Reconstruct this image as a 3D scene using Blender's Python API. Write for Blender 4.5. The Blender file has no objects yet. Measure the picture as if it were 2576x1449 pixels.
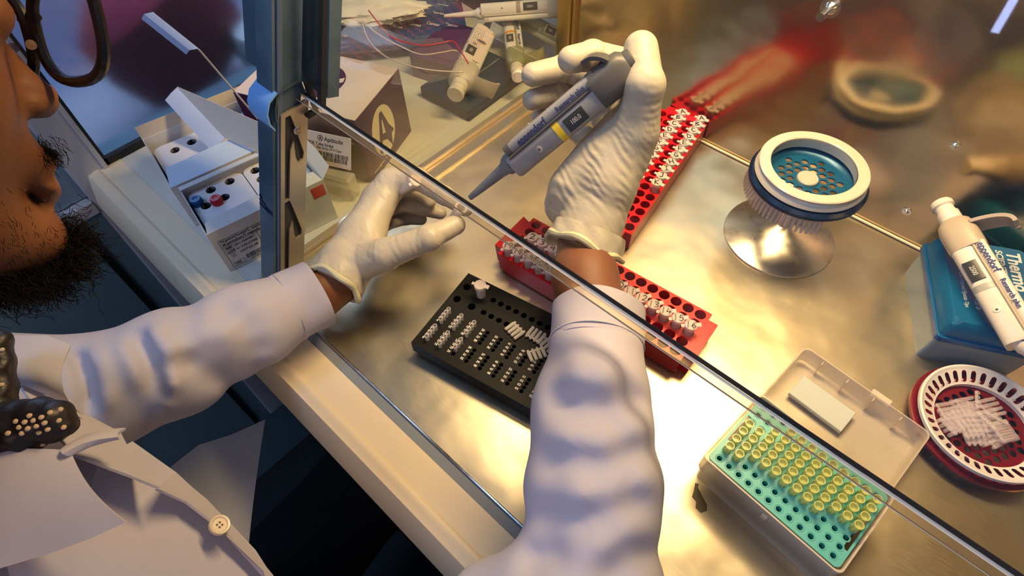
import bpy, math, random
import numpy as np
from mathutils import Vector, Matrix, noise as mnoise
random.seed(7)
C = bpy.context.scene.collection
SC = bpy.context.scene
# ------------------------------------------------------------------ camera (all lengths below are millimetres, x1/1000)
RC = np.array([[0.7357219264, 0.6768178137, -0.0251176035],
               [0.5347992005, -0.6032992703, -0.5916247169],
               [-0.4155755793, 0.4218384022, -0.8058221270]])
FPX = 1486.08; CAM = np.array([0.0, 0.0, 511.6]); CX, CY = 1288.0, 724.5
cam = bpy.data.cameras.new('camera'); cam.sensor_width = 36.0; cam.lens = 36.0*FPX/2576.0
cam.clip_start = 0.01; cam.clip_end = 50
camo = bpy.data.objects.new('camera', cam); C.objects.link(camo)
M = Matrix(((RC[0][0], -RC[1][0], -RC[2][0], 0), (RC[0][1], -RC[1][1], -RC[2][1], 0), (RC[0][2], -RC[1][2], -RC[2][2], CAM[2]/1000), (0, 0, 0, 1)))
camo.matrix_world = M
SC.camera = camo
# ------------------------------------------------------------------ world, lights, exposure
SC.view_settings.view_transform = 'Standard'; SC.view_settings.look = 'None'
SC.view_settings.exposure = 0.0; SC.view_settings.gamma = 1.0; SC.view_settings.use_curve_mapping = False
w = bpy.data.worlds.new('room_air'); SC.world = w; w.use_nodes = True
w.node_tree.nodes['Background'].inputs[0].default_value = (0.22, 0.38, 0.70, 1)
w.node_tree.nodes['Background'].inputs[1].default_value = 0.38
try:
    SC.cycles.caustics_reflective = False; SC.cycles.caustics_refractive = False
    SC.cycles.max_bounces = 10; SC.cycles.transparent_max_bounces = 24; SC.cycles.sample_clamp_indirect = 4.0
    SC.cycles.use_denoising = True
except Exception: pass

def area(name, loc, size, power, col, target, spread=None):
    l = bpy.data.lights.new(name, 'AREA'); l.shape = 'RECTANGLE'; l.size = size[0]/1000; l.size_y = size[1]/1000
    l.energy = power; l.color = col
    if spread: l.spread = spread
    o = bpy.data.objects.new(name, l); C.objects.link(o); o.location = Vector(loc)/1000
    d = Vector(target)-Vector(loc)
    o.rotation_euler = d.to_track_quat('-Z', 'Y').to_euler()
    o['kind'] = 'helper'
    return o
HOOD = area('hood_lamp_light', (-170, 520, 640), (420, 110), 9.2, (1.0, 0.72, 0.37), (-150, 470, 0))
ROOM = area('blue_fill_light', (-700, -620, 1350), (500, 600), 8.5, (0.36, 0.56, 1.0), (-330, -20, 0))  # unseen blue light added from the window side to tint the sleeves
ROOM2 = area('warm_fill_light', (500, -1000, 1300), (700, 700), 5.0, (1.0, 0.66, 0.50), (-250, -60, 50))  # added unseen warm fill for the front of the coat

area('pane_back_light', (-1000, 320, 520), (400, 300), 3.2, (0.55, 0.70, 1.0), (-940, 250, 0))  # added lamp lighting the made-up space behind the frosted pane
# ------------------------------------------------------------------ materials
MATS = {}
def mat(name, col, rough=0.5, metal=0.0, alpha=1.0, trans=0.0, bump=None, var=None, sss=0.0, spec=0.5, coat=0.0, emis=None, aniso=0.0, ior=1.45):
    if name in MATS: return MATS[name]
    m = bpy.data.materials.new(name); m.use_nodes = True; nt = m.node_tree
    b = nt.nodes['Principled BSDF']
    I = b.inputs
    I['Base Color'].default_value = (*col, 1); I['Roughness'].default_value = rough; I['Metallic'].default_value = metal
    I['Alpha'].default_value = alpha; I['IOR'].default_value = ior
    I['Transmission Weight'].default_value = trans; I['Specular IOR Level'].default_value = spec
    I['Coat Weight'].default_value = coat; I['Anisotropic'].default_value = aniso
    if sss:
        I['Subsurface Weight'].default_value = sss; I['Subsurface Radius'].default_value = (0.006, 0.003, 0.0015); I['Subsurface Scale'].default_value = 1.0
    if emis:
        I['Emission Color'].default_value = (*emis[0], 1); I['Emission Strength'].default_value = emis[1]
    tc = nt.nodes.new('ShaderNodeTexCoord')
    def noise(scale, stretch, detail=4):
        mp = nt.nodes.new('ShaderNodeMapping'); mp.inputs['Scale'].default_value = stretch
        nt.links.new(tc.outputs['Object'], mp.inputs[0])
        n = nt.nodes.new('ShaderNodeTexNoise'); n.inputs['Scale'].default_value = scale; n.inputs['Detail'].default_value = detail
        nt.links.new(mp.outputs[0], n.inputs['Vector']); return n
    last = None
    for bp in (bump or []):
        sc_, st_, stretch = bp[0], bp[1], (bp[2] if len(bp) > 2 else (1, 1, 1))
        n = noise(sc_, stretch, bp[3] if len(bp) > 3 else 4)
        bn = nt.nodes.new('ShaderNodeBump'); bn.inputs['Strength'].default_value = 1.0; bn.inputs['Distance'].default_value = st_
        nt.links.new(n.outputs['Fac'], bn.inputs['Height'])
        if last: nt.links.new(last.outputs[0], bn.inputs['Normal'])
        last = bn
    if last: nt.links.new(last.outputs[0], I['Normal'])
    if var:   # (scale, stretch, colour2, lo, hi)
        n = noise(var[0], var[1], 6)
        r = nt.nodes.new('ShaderNodeMapRange'); r.inputs[1].default_value = var[3]; r.inputs[2].default_value = var[4]
        nt.links.new(n.outputs['Fac'], r.inputs[0])
        mx = nt.nodes.new('ShaderNodeMix'); mx.data_type = 'RGBA'
        mx.inputs[6].default_value = (*col, 1); mx.inputs[7].default_value = (*var[2], 1)
        nt.links.new(r.outputs[0], mx.inputs[0]); nt.links.new(mx.outputs[2], I['Base Color'])
    MATS[name] = m; return m
def pane_mat(name, tint=(1, 1, 1), refl=(1, 1, 1), rough=0.02, boost=1.0, haze=0.0, hazecol=(0.8, 0.85, 0.9)):
    """clear sheet: what is behind shows straight through, Fresnel reflection on top"""
    m = bpy.data.materials.new(name); m.use_nodes = True; nt = m.node_tree; nt.nodes.clear()
    out = nt.nodes.new('ShaderNodeOutputMaterial'); t = nt.nodes.new('ShaderNodeBsdfTransparent'); g = nt.nodes.new('ShaderNodeBsdfGlossy')
    t.inputs[0].default_value = (*tint, 1); g.inputs[0].default_value = (*refl, 1); g.inputs['Roughness'].default_value = rough
    f = nt.nodes.new('ShaderNodeFresnel'); f.inputs[0].default_value = 1.5
    ge = nt.nodes.new('ShaderNodeNewGeometry'); io = nt.nodes.new('ShaderNodeMapRange'); io.inputs[3].default_value = 1.5; io.inputs[4].default_value = 1/1.5
    nt.links.new(ge.outputs['Backfacing'], io.inputs[0]); nt.links.new(io.outputs[0], f.inputs[0])
    mul = nt.nodes.new('ShaderNodeMath'); mul.operation = 'MULTIPLY'; mul.inputs[1].default_value = boost; mul.use_clamp = True
    mx = nt.nodes.new('ShaderNodeMixShader'); nt.links.new(f.outputs[0], mul.inputs[0]); nt.links.new(mul.outputs[0], mx.inputs[0])
    nt.links.new(t.outputs[0], mx.inputs[1]); nt.links.new(g.outputs[0], mx.inputs[2]); last = mx
    if haze:
        d = nt.nodes.new('ShaderNodeBsdfDiffuse'); d.inputs[0].default_value = (*hazecol, 1)
        m2 = nt.nodes.new('ShaderNodeMixShader'); m2.inputs[0].default_value = haze
        nt.links.new(mx.outputs[0], m2.inputs[1]); nt.links.new(d.outputs[0], m2.inputs[2]); last = m2
    nt.links.new(last.outputs[0], out.inputs[0]); MATS[name] = m; return m
def metal_mat(name, col, r0, r1, stretch, wave, rot=0.0, stain=None):
    """brushed steel: streaked roughness, fine brush lines and a soft waviness of the sheet"""
    m = bpy.data.materials.new(name); m.use_nodes = True; nt = m.node_tree; b = nt.nodes['Principled BSDF']; I = b.inputs
    I['Metallic'].default_value = 1.0; I['Base Color'].default_value = (*col, 1)
    tc = nt.nodes.new('ShaderNodeTexCoord'); mp = nt.nodes.new('ShaderNodeMapping'); mp.inputs['Scale'].default_value = stretch
    mp.inputs['Rotation'].default_value = (0, 0, rot)
    nt.links.new(tc.outputs['Object'], mp.inputs[0])
    n = nt.nodes.new('ShaderNodeTexNoise'); n.inputs['Scale'].default_value = 30; n.inputs['Detail'].default_value = 8
    nt.links.new(mp.outputs[0], n.inputs['Vector'])
    r = nt.nodes.new('ShaderNodeMapRange'); r.inputs[3].default_value = r0; r.inputs[4].default_value = r1
    r.inputs[1].default_value = 0.3; r.inputs[2].default_value = 0.7
    nt.links.new(n.outputs['Fac'], r.inputs[0]); nt.links.new(r.outputs[0], I['Roughness'])
    b1 = nt.nodes.new('ShaderNodeBump'); b1.inputs['Distance'].default_value = 0.00001; b1.inputs['Strength'].default_value = 0.6
    nt.links.new(n.outputs['Fac'], b1.inputs['Height'])
    n2 = nt.nodes.new('ShaderNodeTexNoise'); n2.inputs['Scale'].default_value = wave[0]; n2.inputs['Detail'].default_value = 2.5
    nt.links.new(tc.outputs['Object'], n2.inputs['Vector'])
    b2 = nt.nodes.new('ShaderNodeBump'); b2.inputs['Distance'].default_value = wave[1]
    nt.links.new(n2.outputs['Fac'], b2.inputs['Height']); nt.links.new(b1.outputs[0], b2.inputs['Normal'])
    nt.links.new(b2.outputs[0], I['Normal'])
    MATS[name] = m; return m
steel_top = metal_mat('brushed steel worktop', (0.64, 0.56, 0.40), 0.33, 0.37, (3, 24, 3), (8, 0.0055), rot=0.5)
steel_wall = metal_mat('brushed steel back', (0.56, 0.44, 0.26), 0.17, 0.20, (4, 4, 50), (6, 0.010))
steel_part = metal_mat('polished steel', (0.80, 0.77, 0.70), 0.14, 0.26, (4, 4, 4), (20, 0.0006))
paint = mat('cream powder coat', (0.90, 0.74, 0.50), 0.45, bump=[(60, 0.0003)], var=(14, (1, 1, 1), (0.74, 0.58, 0.38), 0.62, 0.80))
paint_white = mat('white powder coat', (0.70, 0.74, 0.76), 0.42, bump=[(60, 0.0003)])
paint_grey = mat('grey painted steel', (0.30, 0.34, 0.38), 0.4)
post_paint = mat('blue grey post paint', (0.045, 0.085, 0.12), 0.42, var=(9, (1, 1, 1), (0.14, 0.20, 0.25), 0.4, 0.6))
post_metal = mat('satin aluminium', (0.62, 0.56, 0.44), 0.36, metal=0.75)
slot_dark = mat('slot dark', (0.06, 0.055, 0.05), 0.5)
black_rub = mat('black rubber', (0.008, 0.009, 0.010), 0.5)
glass = pane_mat('sash glass', tint=(0.985, 0.99, 0.975), boost=1.0, haze=0.006)
sideglass = pane_mat('side glass', tint=(0.96, 0.97, 0.92), boost=1.0, haze=0.012, hazecol=(0.95, 0.85, 0.5))
edge_refr_dark = mat('painted refraction dark', (0.03, 0.035, 0.04), 0.15, metal=0.3)  # edge tones painted in place of real refraction in the glass
edge_refr_lite = mat('painted refraction light', (0.95, 0.88, 0.70), 0.35)
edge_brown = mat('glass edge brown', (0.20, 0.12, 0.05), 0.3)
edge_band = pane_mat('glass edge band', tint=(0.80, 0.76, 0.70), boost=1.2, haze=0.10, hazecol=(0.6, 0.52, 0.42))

cone_steel = metal_mat('satin cone steel', (0.88, 0.80, 0.66), 0.26, 0.34, (4, 4, 4), (20, 0.0003))
# ------------------------------------------------------------------ helpers
def ray(u, v): return RC.T @ np.array([(u-CX)/FPX, (v-CY)/FPX, 1.0])
def at(u, v, z=0.0):
    d = ray(u, v); return CAM + d*((z-CAM[2])/d[2])
def atd(u, v, depth): return CAM + ray(u, v)*depth
def atx(u, v, x):
    d = ray(u, v); return CAM + d*(x/d[0])
def aty(u, v, y):
    d = ray(u, v); return CAM + d*(y/d[1])

class MB:
    def __init__(s): s.v = []; s.f = []; s.m = []; s.s = []
    def add(s, vs, fs, mi=0, T=None, smooth=False):
        b = len(s.v)
        for p in vs:
            p = Vector(p)
            s.v.append(T @ p if T is not None else p)
        for f in fs: s.f.append([i+b for i in f]); s.m.append(mi); s.s.append(smooth)
        return s
    def box(s, c, d, mi=0, T=None, taper=1.0, bev=0.0):
        x, y, z = d[0]/2, d[1]/2, d[2]/2
        if bev <= 0:
            vs = [(c[0]+sx*x*(taper if sz < 0 else 1), c[1]+sy*y*(taper if sz < 0 else 1), c[2]+sz*z) for sz in (-1, 1) for sy in (-1, 1) for sx in (-1, 1)]
            return s.add(vs, [(0, 2, 3, 1), (4, 5, 7, 6), (0, 1, 5, 4), (2, 6, 7, 3), (0, 4, 6, 2), (1, 3, 7, 5)], mi, T)
        prof = [(z, bev), (z-bev, 0), (-z+bev, 0), (-z, bev)]
        rings = []
        for (zz, ins) in prof:
            k = taper + (1-taper)*(zz+z)/(2*z)
            rings.append((rrect(x*k-ins, y*k-ins, max(bev*1.2-ins, bev*0.3), 4), zz))
        return s.loft([[(c[0]+p[0], c[1]+p[1], c[2]+zz) for p in r] for r, zz in rings], mi, T, caps=True)
    def loft(s, rings, mi=0, T=None, caps=False, smooth=False, closed=True):
        n = len(rings[0]); vs = [p for r in rings for p in r]; fs = []
        for k in range(len(rings)-1):
            for i in range(n if closed else n-1):
                j = (i+1) % n; fs.append((k*n+i, (k+1)*n+i, (k+1)*n+j, k*n+j))
        s.add(vs, fs, mi, T, smooth)
        if caps:
            s.add(rings[0], [tuple(range(n))], mi, T); s.add(rings[-1], [tuple(reversed(range(n)))], mi, T)
        return s
    def lathe(s, prof, n=24, mi=0, T=None, smooth=True, a0=0, a1=2*math.pi):
        full = abs(a1-a0-2*math.pi) < 1e-6
        cnt = n if full else n+1
        vs = []; fs = []
        for (r, z) in prof:
            for i in range(cnt):
                a = a0+(a1-a0)*i/n; vs.append((r*math.cos(a), r*math.sin(a), z))
        for k in range(len(prof)-1):
            for i in range(n):
                j = (i+1) % cnt
                if not full and i+1 >= cnt: continue
                if prof[k][0] < 1e-6 and prof[k+1][0] < 1e-6: continue
                fs.append((k*cnt+i, k*cnt+j, (k+1)*cnt+j, (k+1)*cnt+i))
        return s.add(vs, fs, mi, T, smooth)
    def tube(s, pts, r, n=8, mi=0, T=None, caps=True, smooth=True):
        pts = [Vector(p) for p in pts]; rr = r if isinstance(r, (list, tuple)) else [r]*len(pts)
        up = None; rings = []
        for i, p in enumerate(pts):
            t = (pts[min(i+1, len(pts)-1)]-pts[max(i-1, 0)])
            if t.length < 1e-9: t = Vector((0, 0, 1))
            t.normalize()
            if up is None: up = t.orthogonal().normalized()
            up = (up - t*up.dot(t)).normalized(); sd = t.cross(up)
            rings.append([tuple(p+(up*math.cos(2*math.pi*k/n)+sd*math.sin(2*math.pi*k/n))*rr[i]) for k in range(n)])
        n_ = len(rings[0]); s.loft(rings, mi, T, smooth=smooth)
        if caps: s.add(rings[0], [tuple(range(n_))], mi, T); s.add(rings[-1], [tuple(reversed(range(n_)))], mi, T)
        return s
    def ribbon(s, pts, wd, mi=0, T=None, z=0.0):
        for a, b in zip(pts[:-1], pts[1:]):
            a = Vector((a[0], a[1], 0)); b = Vector((b[0], b[1], 0)); d = (b-a)
            if d.length < 1e-6: continue
            d.normalize(); nrm = Vector((-d.y, d.x, 0))*wd/2; e = d*wd*0.35
            s.add([(a-e-nrm)+Vector((0, 0, z)), (b+e-nrm)+Vector((0, 0, z)), (b+e+nrm)+Vector((0, 0, z)), (a-e+nrm)+Vector((0, 0, z))], [(0, 1, 2, 3)], mi, T)
        return s
    def grid(s, P, mi=0, T=None, smooth=True, thick=0.0):
        """P: rows of points; optional thickness along the normal"""
        R_, K_ = len(P), len(P[0]); Q = [[Vector(p) for p in r] for r in P]
        fs = [(i*K_+j, i*K_+j+1, (i+1)*K_+j+1, (i+1)*K_+j) for i in range(R_-1) for j in range(K_-1)]
        vs = [p for r in Q for p in r]
        if not thick: return s.add(vs, fs, mi, T, smooth)
        nn = []
        for i in range(R_):
            for j in range(K_):
                a = Q[min(i+1, R_-1)][j]-Q[max(i-1, 0)][j]; b = Q[i][min(j+1, K_-1)]-Q[i][max(j-1, 0)]
                n_ = b.cross(a); nn.append(n_.normalized() if n_.length > 1e-9 else Vector((0, 0, 1)))
        vs2 = [p - n_*thick for p, n_ in zip(vs, nn)]; B = len(vs)
        f2 = [tuple(reversed([x+B for x in f])) for f in fs]
        per = [j for j in range(K_)]+[i*K_+K_-1 for i in range(1, R_)]+[(R_-1)*K_+j for j in range(K_-2, -1, -1)]+[i*K_ for i in range(R_-2, 0, -1)]
        f3 = [(per[k], per[k]+B, per[(k+1) % len(per)]+B, per[(k+1) % len(per)]) for k in range(len(per))]
        return s.add(vs+vs2, fs+f2+f3, mi, T, smooth)
    def mesh(s, me, mi=0, T=None, smooth=False):
        return s.add([v.co for v in me.vertices], [tuple(p.vertices) for p in me.polygons], mi, T, smooth)
    def build(s, name, mats, parent=None, loc=(0, 0, 0), rot=None, label=None):
        me = bpy.data.meshes.new(name)
        me.from_pydata([tuple(v*0.001) for v in s.v], [], s.f)
        if not isinstance(mats, (list, tuple)): mats = [mats]
        for m in mats: me.materials.append(m)
        for p, mi, sm in zip(me.polygons, s.m, s.s): p.material_index = mi; p.use_smooth = sm
        me.validate(); me.update()
        try: me.set_sharp_from_angle(angle=math.radians(38))
        except Exception: pass
        o = bpy.data.objects.new(name, me); C.objects.link(o); o.location = Vector(loc)*0.001
        if rot is not None: o.rotation_euler = rot
        if parent: o.parent = parent
        if label: o['label'] = label
        return o
def rrect(x, y, r, n=4):
    pts = []
    for cx, cy, a in ((x-r, y-r, 0), (-x+r, y-r, 90), (-x+r, -y+r, 180), (x-r, -y+r, 270)):
        for k in range(n+1):
            t = math.radians(a+90*k/n); pts.append((cx+r*math.cos(t), cy+r*math.sin(t)))
    return pts
def circ(cx, cy, r, n=16): return [(cx+r*math.cos(2*math.pi*k/n), cy+r*math.sin(2*math.pi*k/n)) for k in range(n)]
def flat(outlines, thick, res=1):
    """2D outline with holes -> mesh of a sheet of that thickness (z 0..thick), all in mm"""
    cu = bpy.data.curves.new('tmp', 'CURVE'); cu.dimensions = '2D'; cu.fill_mode = 'BOTH'; cu.extrude = thick/2
    for ol in outlines:
        sp = cu.splines.new('POLY'); sp.points.add(len(ol)-1)
        for p, q in zip(sp.points, ol): p.co = (q[0], q[1], 0, 1)
        sp.use_cyclic_u = True
    o = bpy.data.objects.new('tmp', cu); me = bpy.data.meshes.new_from_object(o); bpy.data.objects.remove(o)
    for v in me.vertices: v.co.z += thick/2
    return me
def glyphs(txt, size, align='CENTER', bold=0.0, thick=0.0, space=1.0):
    cu = bpy.data.curves.new('tmp', 'FONT'); cu.body = txt; cu.size = size; cu.align_x = align; cu.align_y = 'CENTER'
    cu.offset = bold; cu.extrude = thick; cu.resolution_u = 3; cu.space_character = space
    o = bpy.data.objects.new('tmp', cu); me = bpy.data.meshes.new_from_object(o); bpy.data.objects.remove(o); return me
def TR(loc=(0, 0, 0), rz=0, rx=0, ry=0, s=1.0):
    return Matrix.Translation(Vector(loc)) @ Matrix.Rotation(rz, 4, 'Z') @ Matrix.Rotation(ry, 4, 'Y') @ Matrix.Rotation(rx, 4, 'X') @ Matrix.Diagonal(((s[0], s[1], s[2], 1) if isinstance(s, tuple) else (s, s, s, 1)))
def frame(o, x, y, z=None):
    """matrix with origin o and axes x, y"""
    x = Vector(x).normalized(); y = Vector(y); y = (y-x*y.dot(x)).normalized(); z = x.cross(y)
    return Matrix(((x[0], y[0], z[0], o[0]), (x[1], y[1], z[1], o[1]), (x[2], y[2], z[2], o[2]), (0, 0, 0, 1)))
def thing(name, label, cat, loc=(0, 0, 0), rz=0.0, group=None, mtx=None):
    o = bpy.data.objects.new(name, None); C.objects.link(o); o.empty_display_size = 0.01
    if mtx is not None:
        mm = mtx.copy(); mm.translation = mm.translation*0.001; o.matrix_world = mm
    else:
        o.location = Vector(loc)*0.001; o.rotation_euler = (0, 0, rz)
    tag(o, label, cat, group); return o
def tag(o, label, cat, group=None, kind=None):
    o['label'] = label; o['category'] = cat
    if group: o['group'] = group
    if kind: o['kind'] = kind
    return o
def struct(o): o['kind'] = 'structure'; return o
def dup(root, label=None, loc=None, rz=None, mtx=None, group=None):
    r = root.copy(); C.objects.link(r)
    if loc is not None: r.location = Vector(loc)*0.001
    if rz is not None: r.rotation_euler = (0, 0, rz)
    if mtx is not None:
        mm = mtx.copy(); mm.translation = mm.translation*0.001; r.matrix_world = mm
    if label: r['label'] = label
    if group: r['group'] = group
    for ch in list(root.children):
        c = ch.copy(); C.objects.link(c); c.parent = r
        for g in ch.children:
            d = g.copy(); C.objects.link(d); d.parent = c
    return r
# handwriting strokes on a 0..1 x 0..1.4 cell
STK = {'0': [[(.5, 1.4), (.1, 1), (.1, .4), (.5, 0), (.9, .4), (.9, 1), (.5, 1.4)]], '1': [[(.5, 1.4), (.45, 0)]],
 '2': [[(.1, 1.1), (.4, 1.4), (.85, 1.15), (.7, .7), (.1, .05), (.95, .1)]], '3': [[(.1, 1.3), (.7, 1.35), (.8, 1), (.35, .75), (.85, .5), (.7, .1), (.1, .05)]],
 '4': [[(.3, 1.4), (.1, .6), (.9, .65)], [(.7, 1.1), (.65, 0)]], '5': [[(.9, 1.35), (.3, 1.3), (.2, .8), (.7, .8), (.85, .4), (.5, 0), (.1, .1)]],
 '6': [[(.8, 1.4), (.3, .9), (.1, .4), (.45, 0), (.85, .3), (.6, .7), (.15, .5)]], '7': [[(.05, 1.3), (.9, 1.35), (.45, 0)], [(.25, .7), (.8, .75)]],
 '8': [[(.5, .75), (.15, 1.1), (.5, 1.4), (.85, 1.1), (.5, .75), (.1, .35), (.5, 0), (.9, .35), (.5, .75)]], '9': [[(.8, 1), (.5, .7), (.2, 1), (.45, 1.4), (.8, 1.2), (.75, 0)]],
 'A': [[(0, 0), (.5, 1.4), (1, 0)], [(.2, .5), (.85, .5)]], 'B': [[(.1, 0), (.1, 1.4), (.8, 1.2), (.15, .75), (.9, .4), (.1, 0)]],
 'C': [[(.9, 1.2), (.4, 1.4), (.1, .7), (.4, 0), (.9, .2)]], 'D': [[(.1, 0), (.1, 1.4), (.9, .8), (.7, .1), (.1, 0)]],
 'E': [[(.9, 1.4), (.1, 1.4), (.1, 0), (.9, 0)], [(.1, .7), (.7, .7)]], 'F': [[(.9, 1.4), (.1, 1.4), (.1, 0)], [(.1, .7), (.7, .7)]],
 'G': [[(.9, 1.2), (.4, 1.4), (.1, .7), (.4, 0), (.9, .2), (.9, .6), (.5, .6)]], 'H': [[(.1, 0), (.1, 1.4)], [(.9, 0), (.9, 1.4)], [(.1, .7), (.9, .7)]],
 'I': [[(.1, 1.4), (.9, 1.4)], [(.5, 1.4), (.5, 0)], [(.1, 0), (.9, 0)]], 'J': [[(.2, 1.4), (.9, 1.4)], [(.7, 1.4), (.7, .2), (.4, 0), (.1, .2)]],
 'K': [[(.1, 0), (.1, 1.4)], [(.9, 1.4), (.1, .6), (.9, 0)]]}
def hand_text(mb, txt, size, mi, T, z, wd=0.55):
    k = len(txt); sc_ = size/1.4
    for i, ch in enumerate(txt):
        x0 = (i-k/2)*sc_*1.15+0.08*sc_
        for st in STK.get(ch, []): mb.ribbon([(x0+p[0]*sc_, (p[1]-.7)*sc_) for p in st], wd, mi, T, z)
# ------------------------------------------------------------------ room shell
wallp = mat('wall paint blue', (0.34, 0.42, 0.50), 0.6, bump=[(40, 0.0004)])
teal = mat('teal lower panel', (0.15, 0.25, 0.30), 0.35, bump=[(6, 0.002)])
frame_white = mat('window frame white', (0.50, 0.51, 0.54), 0.4, bump=[(50, 0.0004)], var=(10, (1, 1, 1), (0.36, 0.36, 0.38), 0.55, 0.75))
pane_dark = mat('window pane', (0.13, 0.09, 0.16), 0.10, bump=[(5, 0.002)], spec=0.8)
def slab(name, x0, x1, y0, y1, z0, z1, m, parent=None, bev=0):
    b = MB(); b.box(((x0+x1)/2, (y0+y1)/2, (z0+z1)/2), (x1-x0, y1-y0, z1-z0), bev=bev)
    return b.build(name, m, parent)
floor_m = mat('dark floor tiles', (0.006, 0.008, 0.010), 0.6)
struct(slab('floor', -1600, 1600, -4200, 1400, -960, -900, floor_m))
wlr = bpy.data.objects.new('wall_left', None); C.objects.link(wlr); struct(wlr)
for a_ in [(-4200, 1400, -900, 8), (-4200, 64, 8, 1200), (900, 1400, 8, 1200), (64, 900, 900, 1200)]: slab('wall_panel', -830, -801, *a_, teal, wlr)
struct(slab('wall_back', -801, 1600, 1300, 1400, -900, 1200, wallp))
struct(slab('trim_1', -801, -789, 22, 60, -700, 1000, frame_white, bev=3))       # upright post between window and panel
struct(slab('trim_2', -801, -786, -700, 22, -52, -30, frame_white, bev=2))
struct(slab('trim_3', -801, -796, -14, -5, -700, -54, black_rub))
struct(slab('trim_4', -801, -797, -700, 22, -28, 240, mat('pale blue panel', (0.20, 0.29, 0.38), 0.3)))
struct(slab('trim_5', -801, -780, 60, 900, -22, -2, frame_white, bev=2))
wn = bpy.data.objects.new('window_1', None); C.objects.link(wn); struct(wn)
# frosted pane; what stands behind it is added to give its reflected colours
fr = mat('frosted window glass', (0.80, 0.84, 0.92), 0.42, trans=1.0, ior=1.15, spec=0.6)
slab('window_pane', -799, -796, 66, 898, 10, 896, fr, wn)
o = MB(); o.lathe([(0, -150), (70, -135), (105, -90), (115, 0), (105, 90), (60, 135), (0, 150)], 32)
o = o.build('reflection_blob', mat('maroon cushion', (0.30, 0.015, 0.05), .8), None, loc=(-915, 245, 62)); o.rotation_euler = (0.35, 0, 0); o.scale = (.5, .95, .62); tag(o, 'added maroon shape behind the frosted window pane, standing in for its reflection', 'reflection_blob')  # added shape, stands in for a maroon reflection in the pane
o = MB(); o.lathe([(0, -40), (38, -25), (46, 0), (38, 30), (0, 45)], 24); o = o.build('pale_reflection_blob', mat('pale grey reflection tint', (0.55, 0.62, 0.62), .8), None, loc=(-850, 350, 12)); tag(o, 'pale grey shape added behind the frosted window pane for its reflection', 'pouch')  # added shape, stands in for a pale reflection in the pane
slab('window_outer_sill', -1100, -830, 0, 950, -60, -50, frame_white, wn)
slab('added_backdrop', -1110, -1100, 0, 950, -60, 600, mat('pale blue board', (0.50, 0.62, 0.85), .7), wn)  # added board, gives the pane its light-blue edges
g = MB()
g.box((-794, 480, 4), (8, 840, 13)); g.box((-794, 66, 450), (8, 4, 900)); g.box((-794, 898, 450), (8, 5, 900)); g.box((-794, 480, 898), (8, 840, 8))
g.build('window_gasket', black_rub, wn)
g = MB(); g.box((-791, 61, 450), (12, 6, 1000), bev=1); g.build('window_frame', frame_white, wn)
# ------------------------------------------------------------------ biosafety cabinet
cab = thing('biosafety_cabinet', 'steel biosafety cabinet with slanted glass sash the arms reach under', 'cabinet', (0, 0, 0))
XL, XR, YB = -447.0, 450.0, 606.0
b = MB(); b.box(((XL+XR)/2, (93+YB)/2, -6), (XR-XL, YB-93, 12)); b.build('work_surface', steel_top, cab, label='brushed steel work surface')
b = MB(); b.box((0, YB+3, 330), (2*470, 6, 700)); b.build('back_panel', steel_wall, cab, label='brushed steel back wall panel')
for p in [(4, 37), (4, 127), (-126, 40), (-154, 207), (290, 60), (290, 210), (-300, 300)]:
    b = MB(); big = 3.2 if p != (-154, 207) else 6.5; TW = Matrix.Rotation(math.pi/2, 4, 'X')
    b.lathe([(0, big*.8), (big*.4, big*.8), (big*.75, big*.5), (big, 0)], 14, 0, TW)
    b.lathe([(big*1.5, 0), (big*1.5, .6), (0, .6)], 14, 0, TW)
    if big > 4: b.lathe([(3.2, 0), (3.2, 16), (4.4, 16), (4.4, 22), (0, 22)], 14, 0, TW)
    b.build('wall_screw' if big < 4 else 'wall_bolt', steel_part, cab, loc=(p[0], YB, p[1]))
b = MB(); b.tube([(XL, YB-2.2, 1.6), (XR, YB-2.2, 1.6)], 1.7, 8); b.build('back_seam', mat('pale seam bead', (0.92, 0.80, 0.58), 0.3), cab, label='pale bead along the back edge of the work surface')
b = MB(); b.box((XR+4, 330, 330), (8, 560, 700)); b.build('side_panel', steel_wall, cab)
b = MB(); b.box((0, 480, 655), (920, 260, 10)); b.build('top_panel', mat('hood ceiling', (0.62, 0.56, 0.46), 0.4), cab)
b = MB(); b.box((-170, 520, 647), (460, 130, 8)); b.build('lamp_housing', paint, cab)
# side glass with frame (left)
b = MB(); b.loft([[(x, 132, 0), (x, 598, 0), (x, 598, 360), (x, 280, 360)] for x in (-479.5, -474.5)], caps=True); b.build('side_glass', sideglass, cab, label='clear glass side wall')
b = MB(); b.box((-462, 350, 1.5), (30, 512, 3)); b.box((-472, 350, 6), (9, 512, 6), bev=1.0); b.box((-449, 350, 2.0), (2.2, 512, 5), bev=.5)
b.build('side_sill', mat('side sill steel', (0.74, 0.64, 0.46), 0.25, metal=0.85, bump=[(20, 0.0005)]), cab)
b = MB(); b.box((-470, 601, 190), (22, 12, 380), bev=2); b.box((-456, 603, 190), (5, 8, 380), bev=1)
b.build('corner_post', mat('corner post brass', (0.45, 0.32, 0.10), 0.3, metal=0.8), cab)
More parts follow.
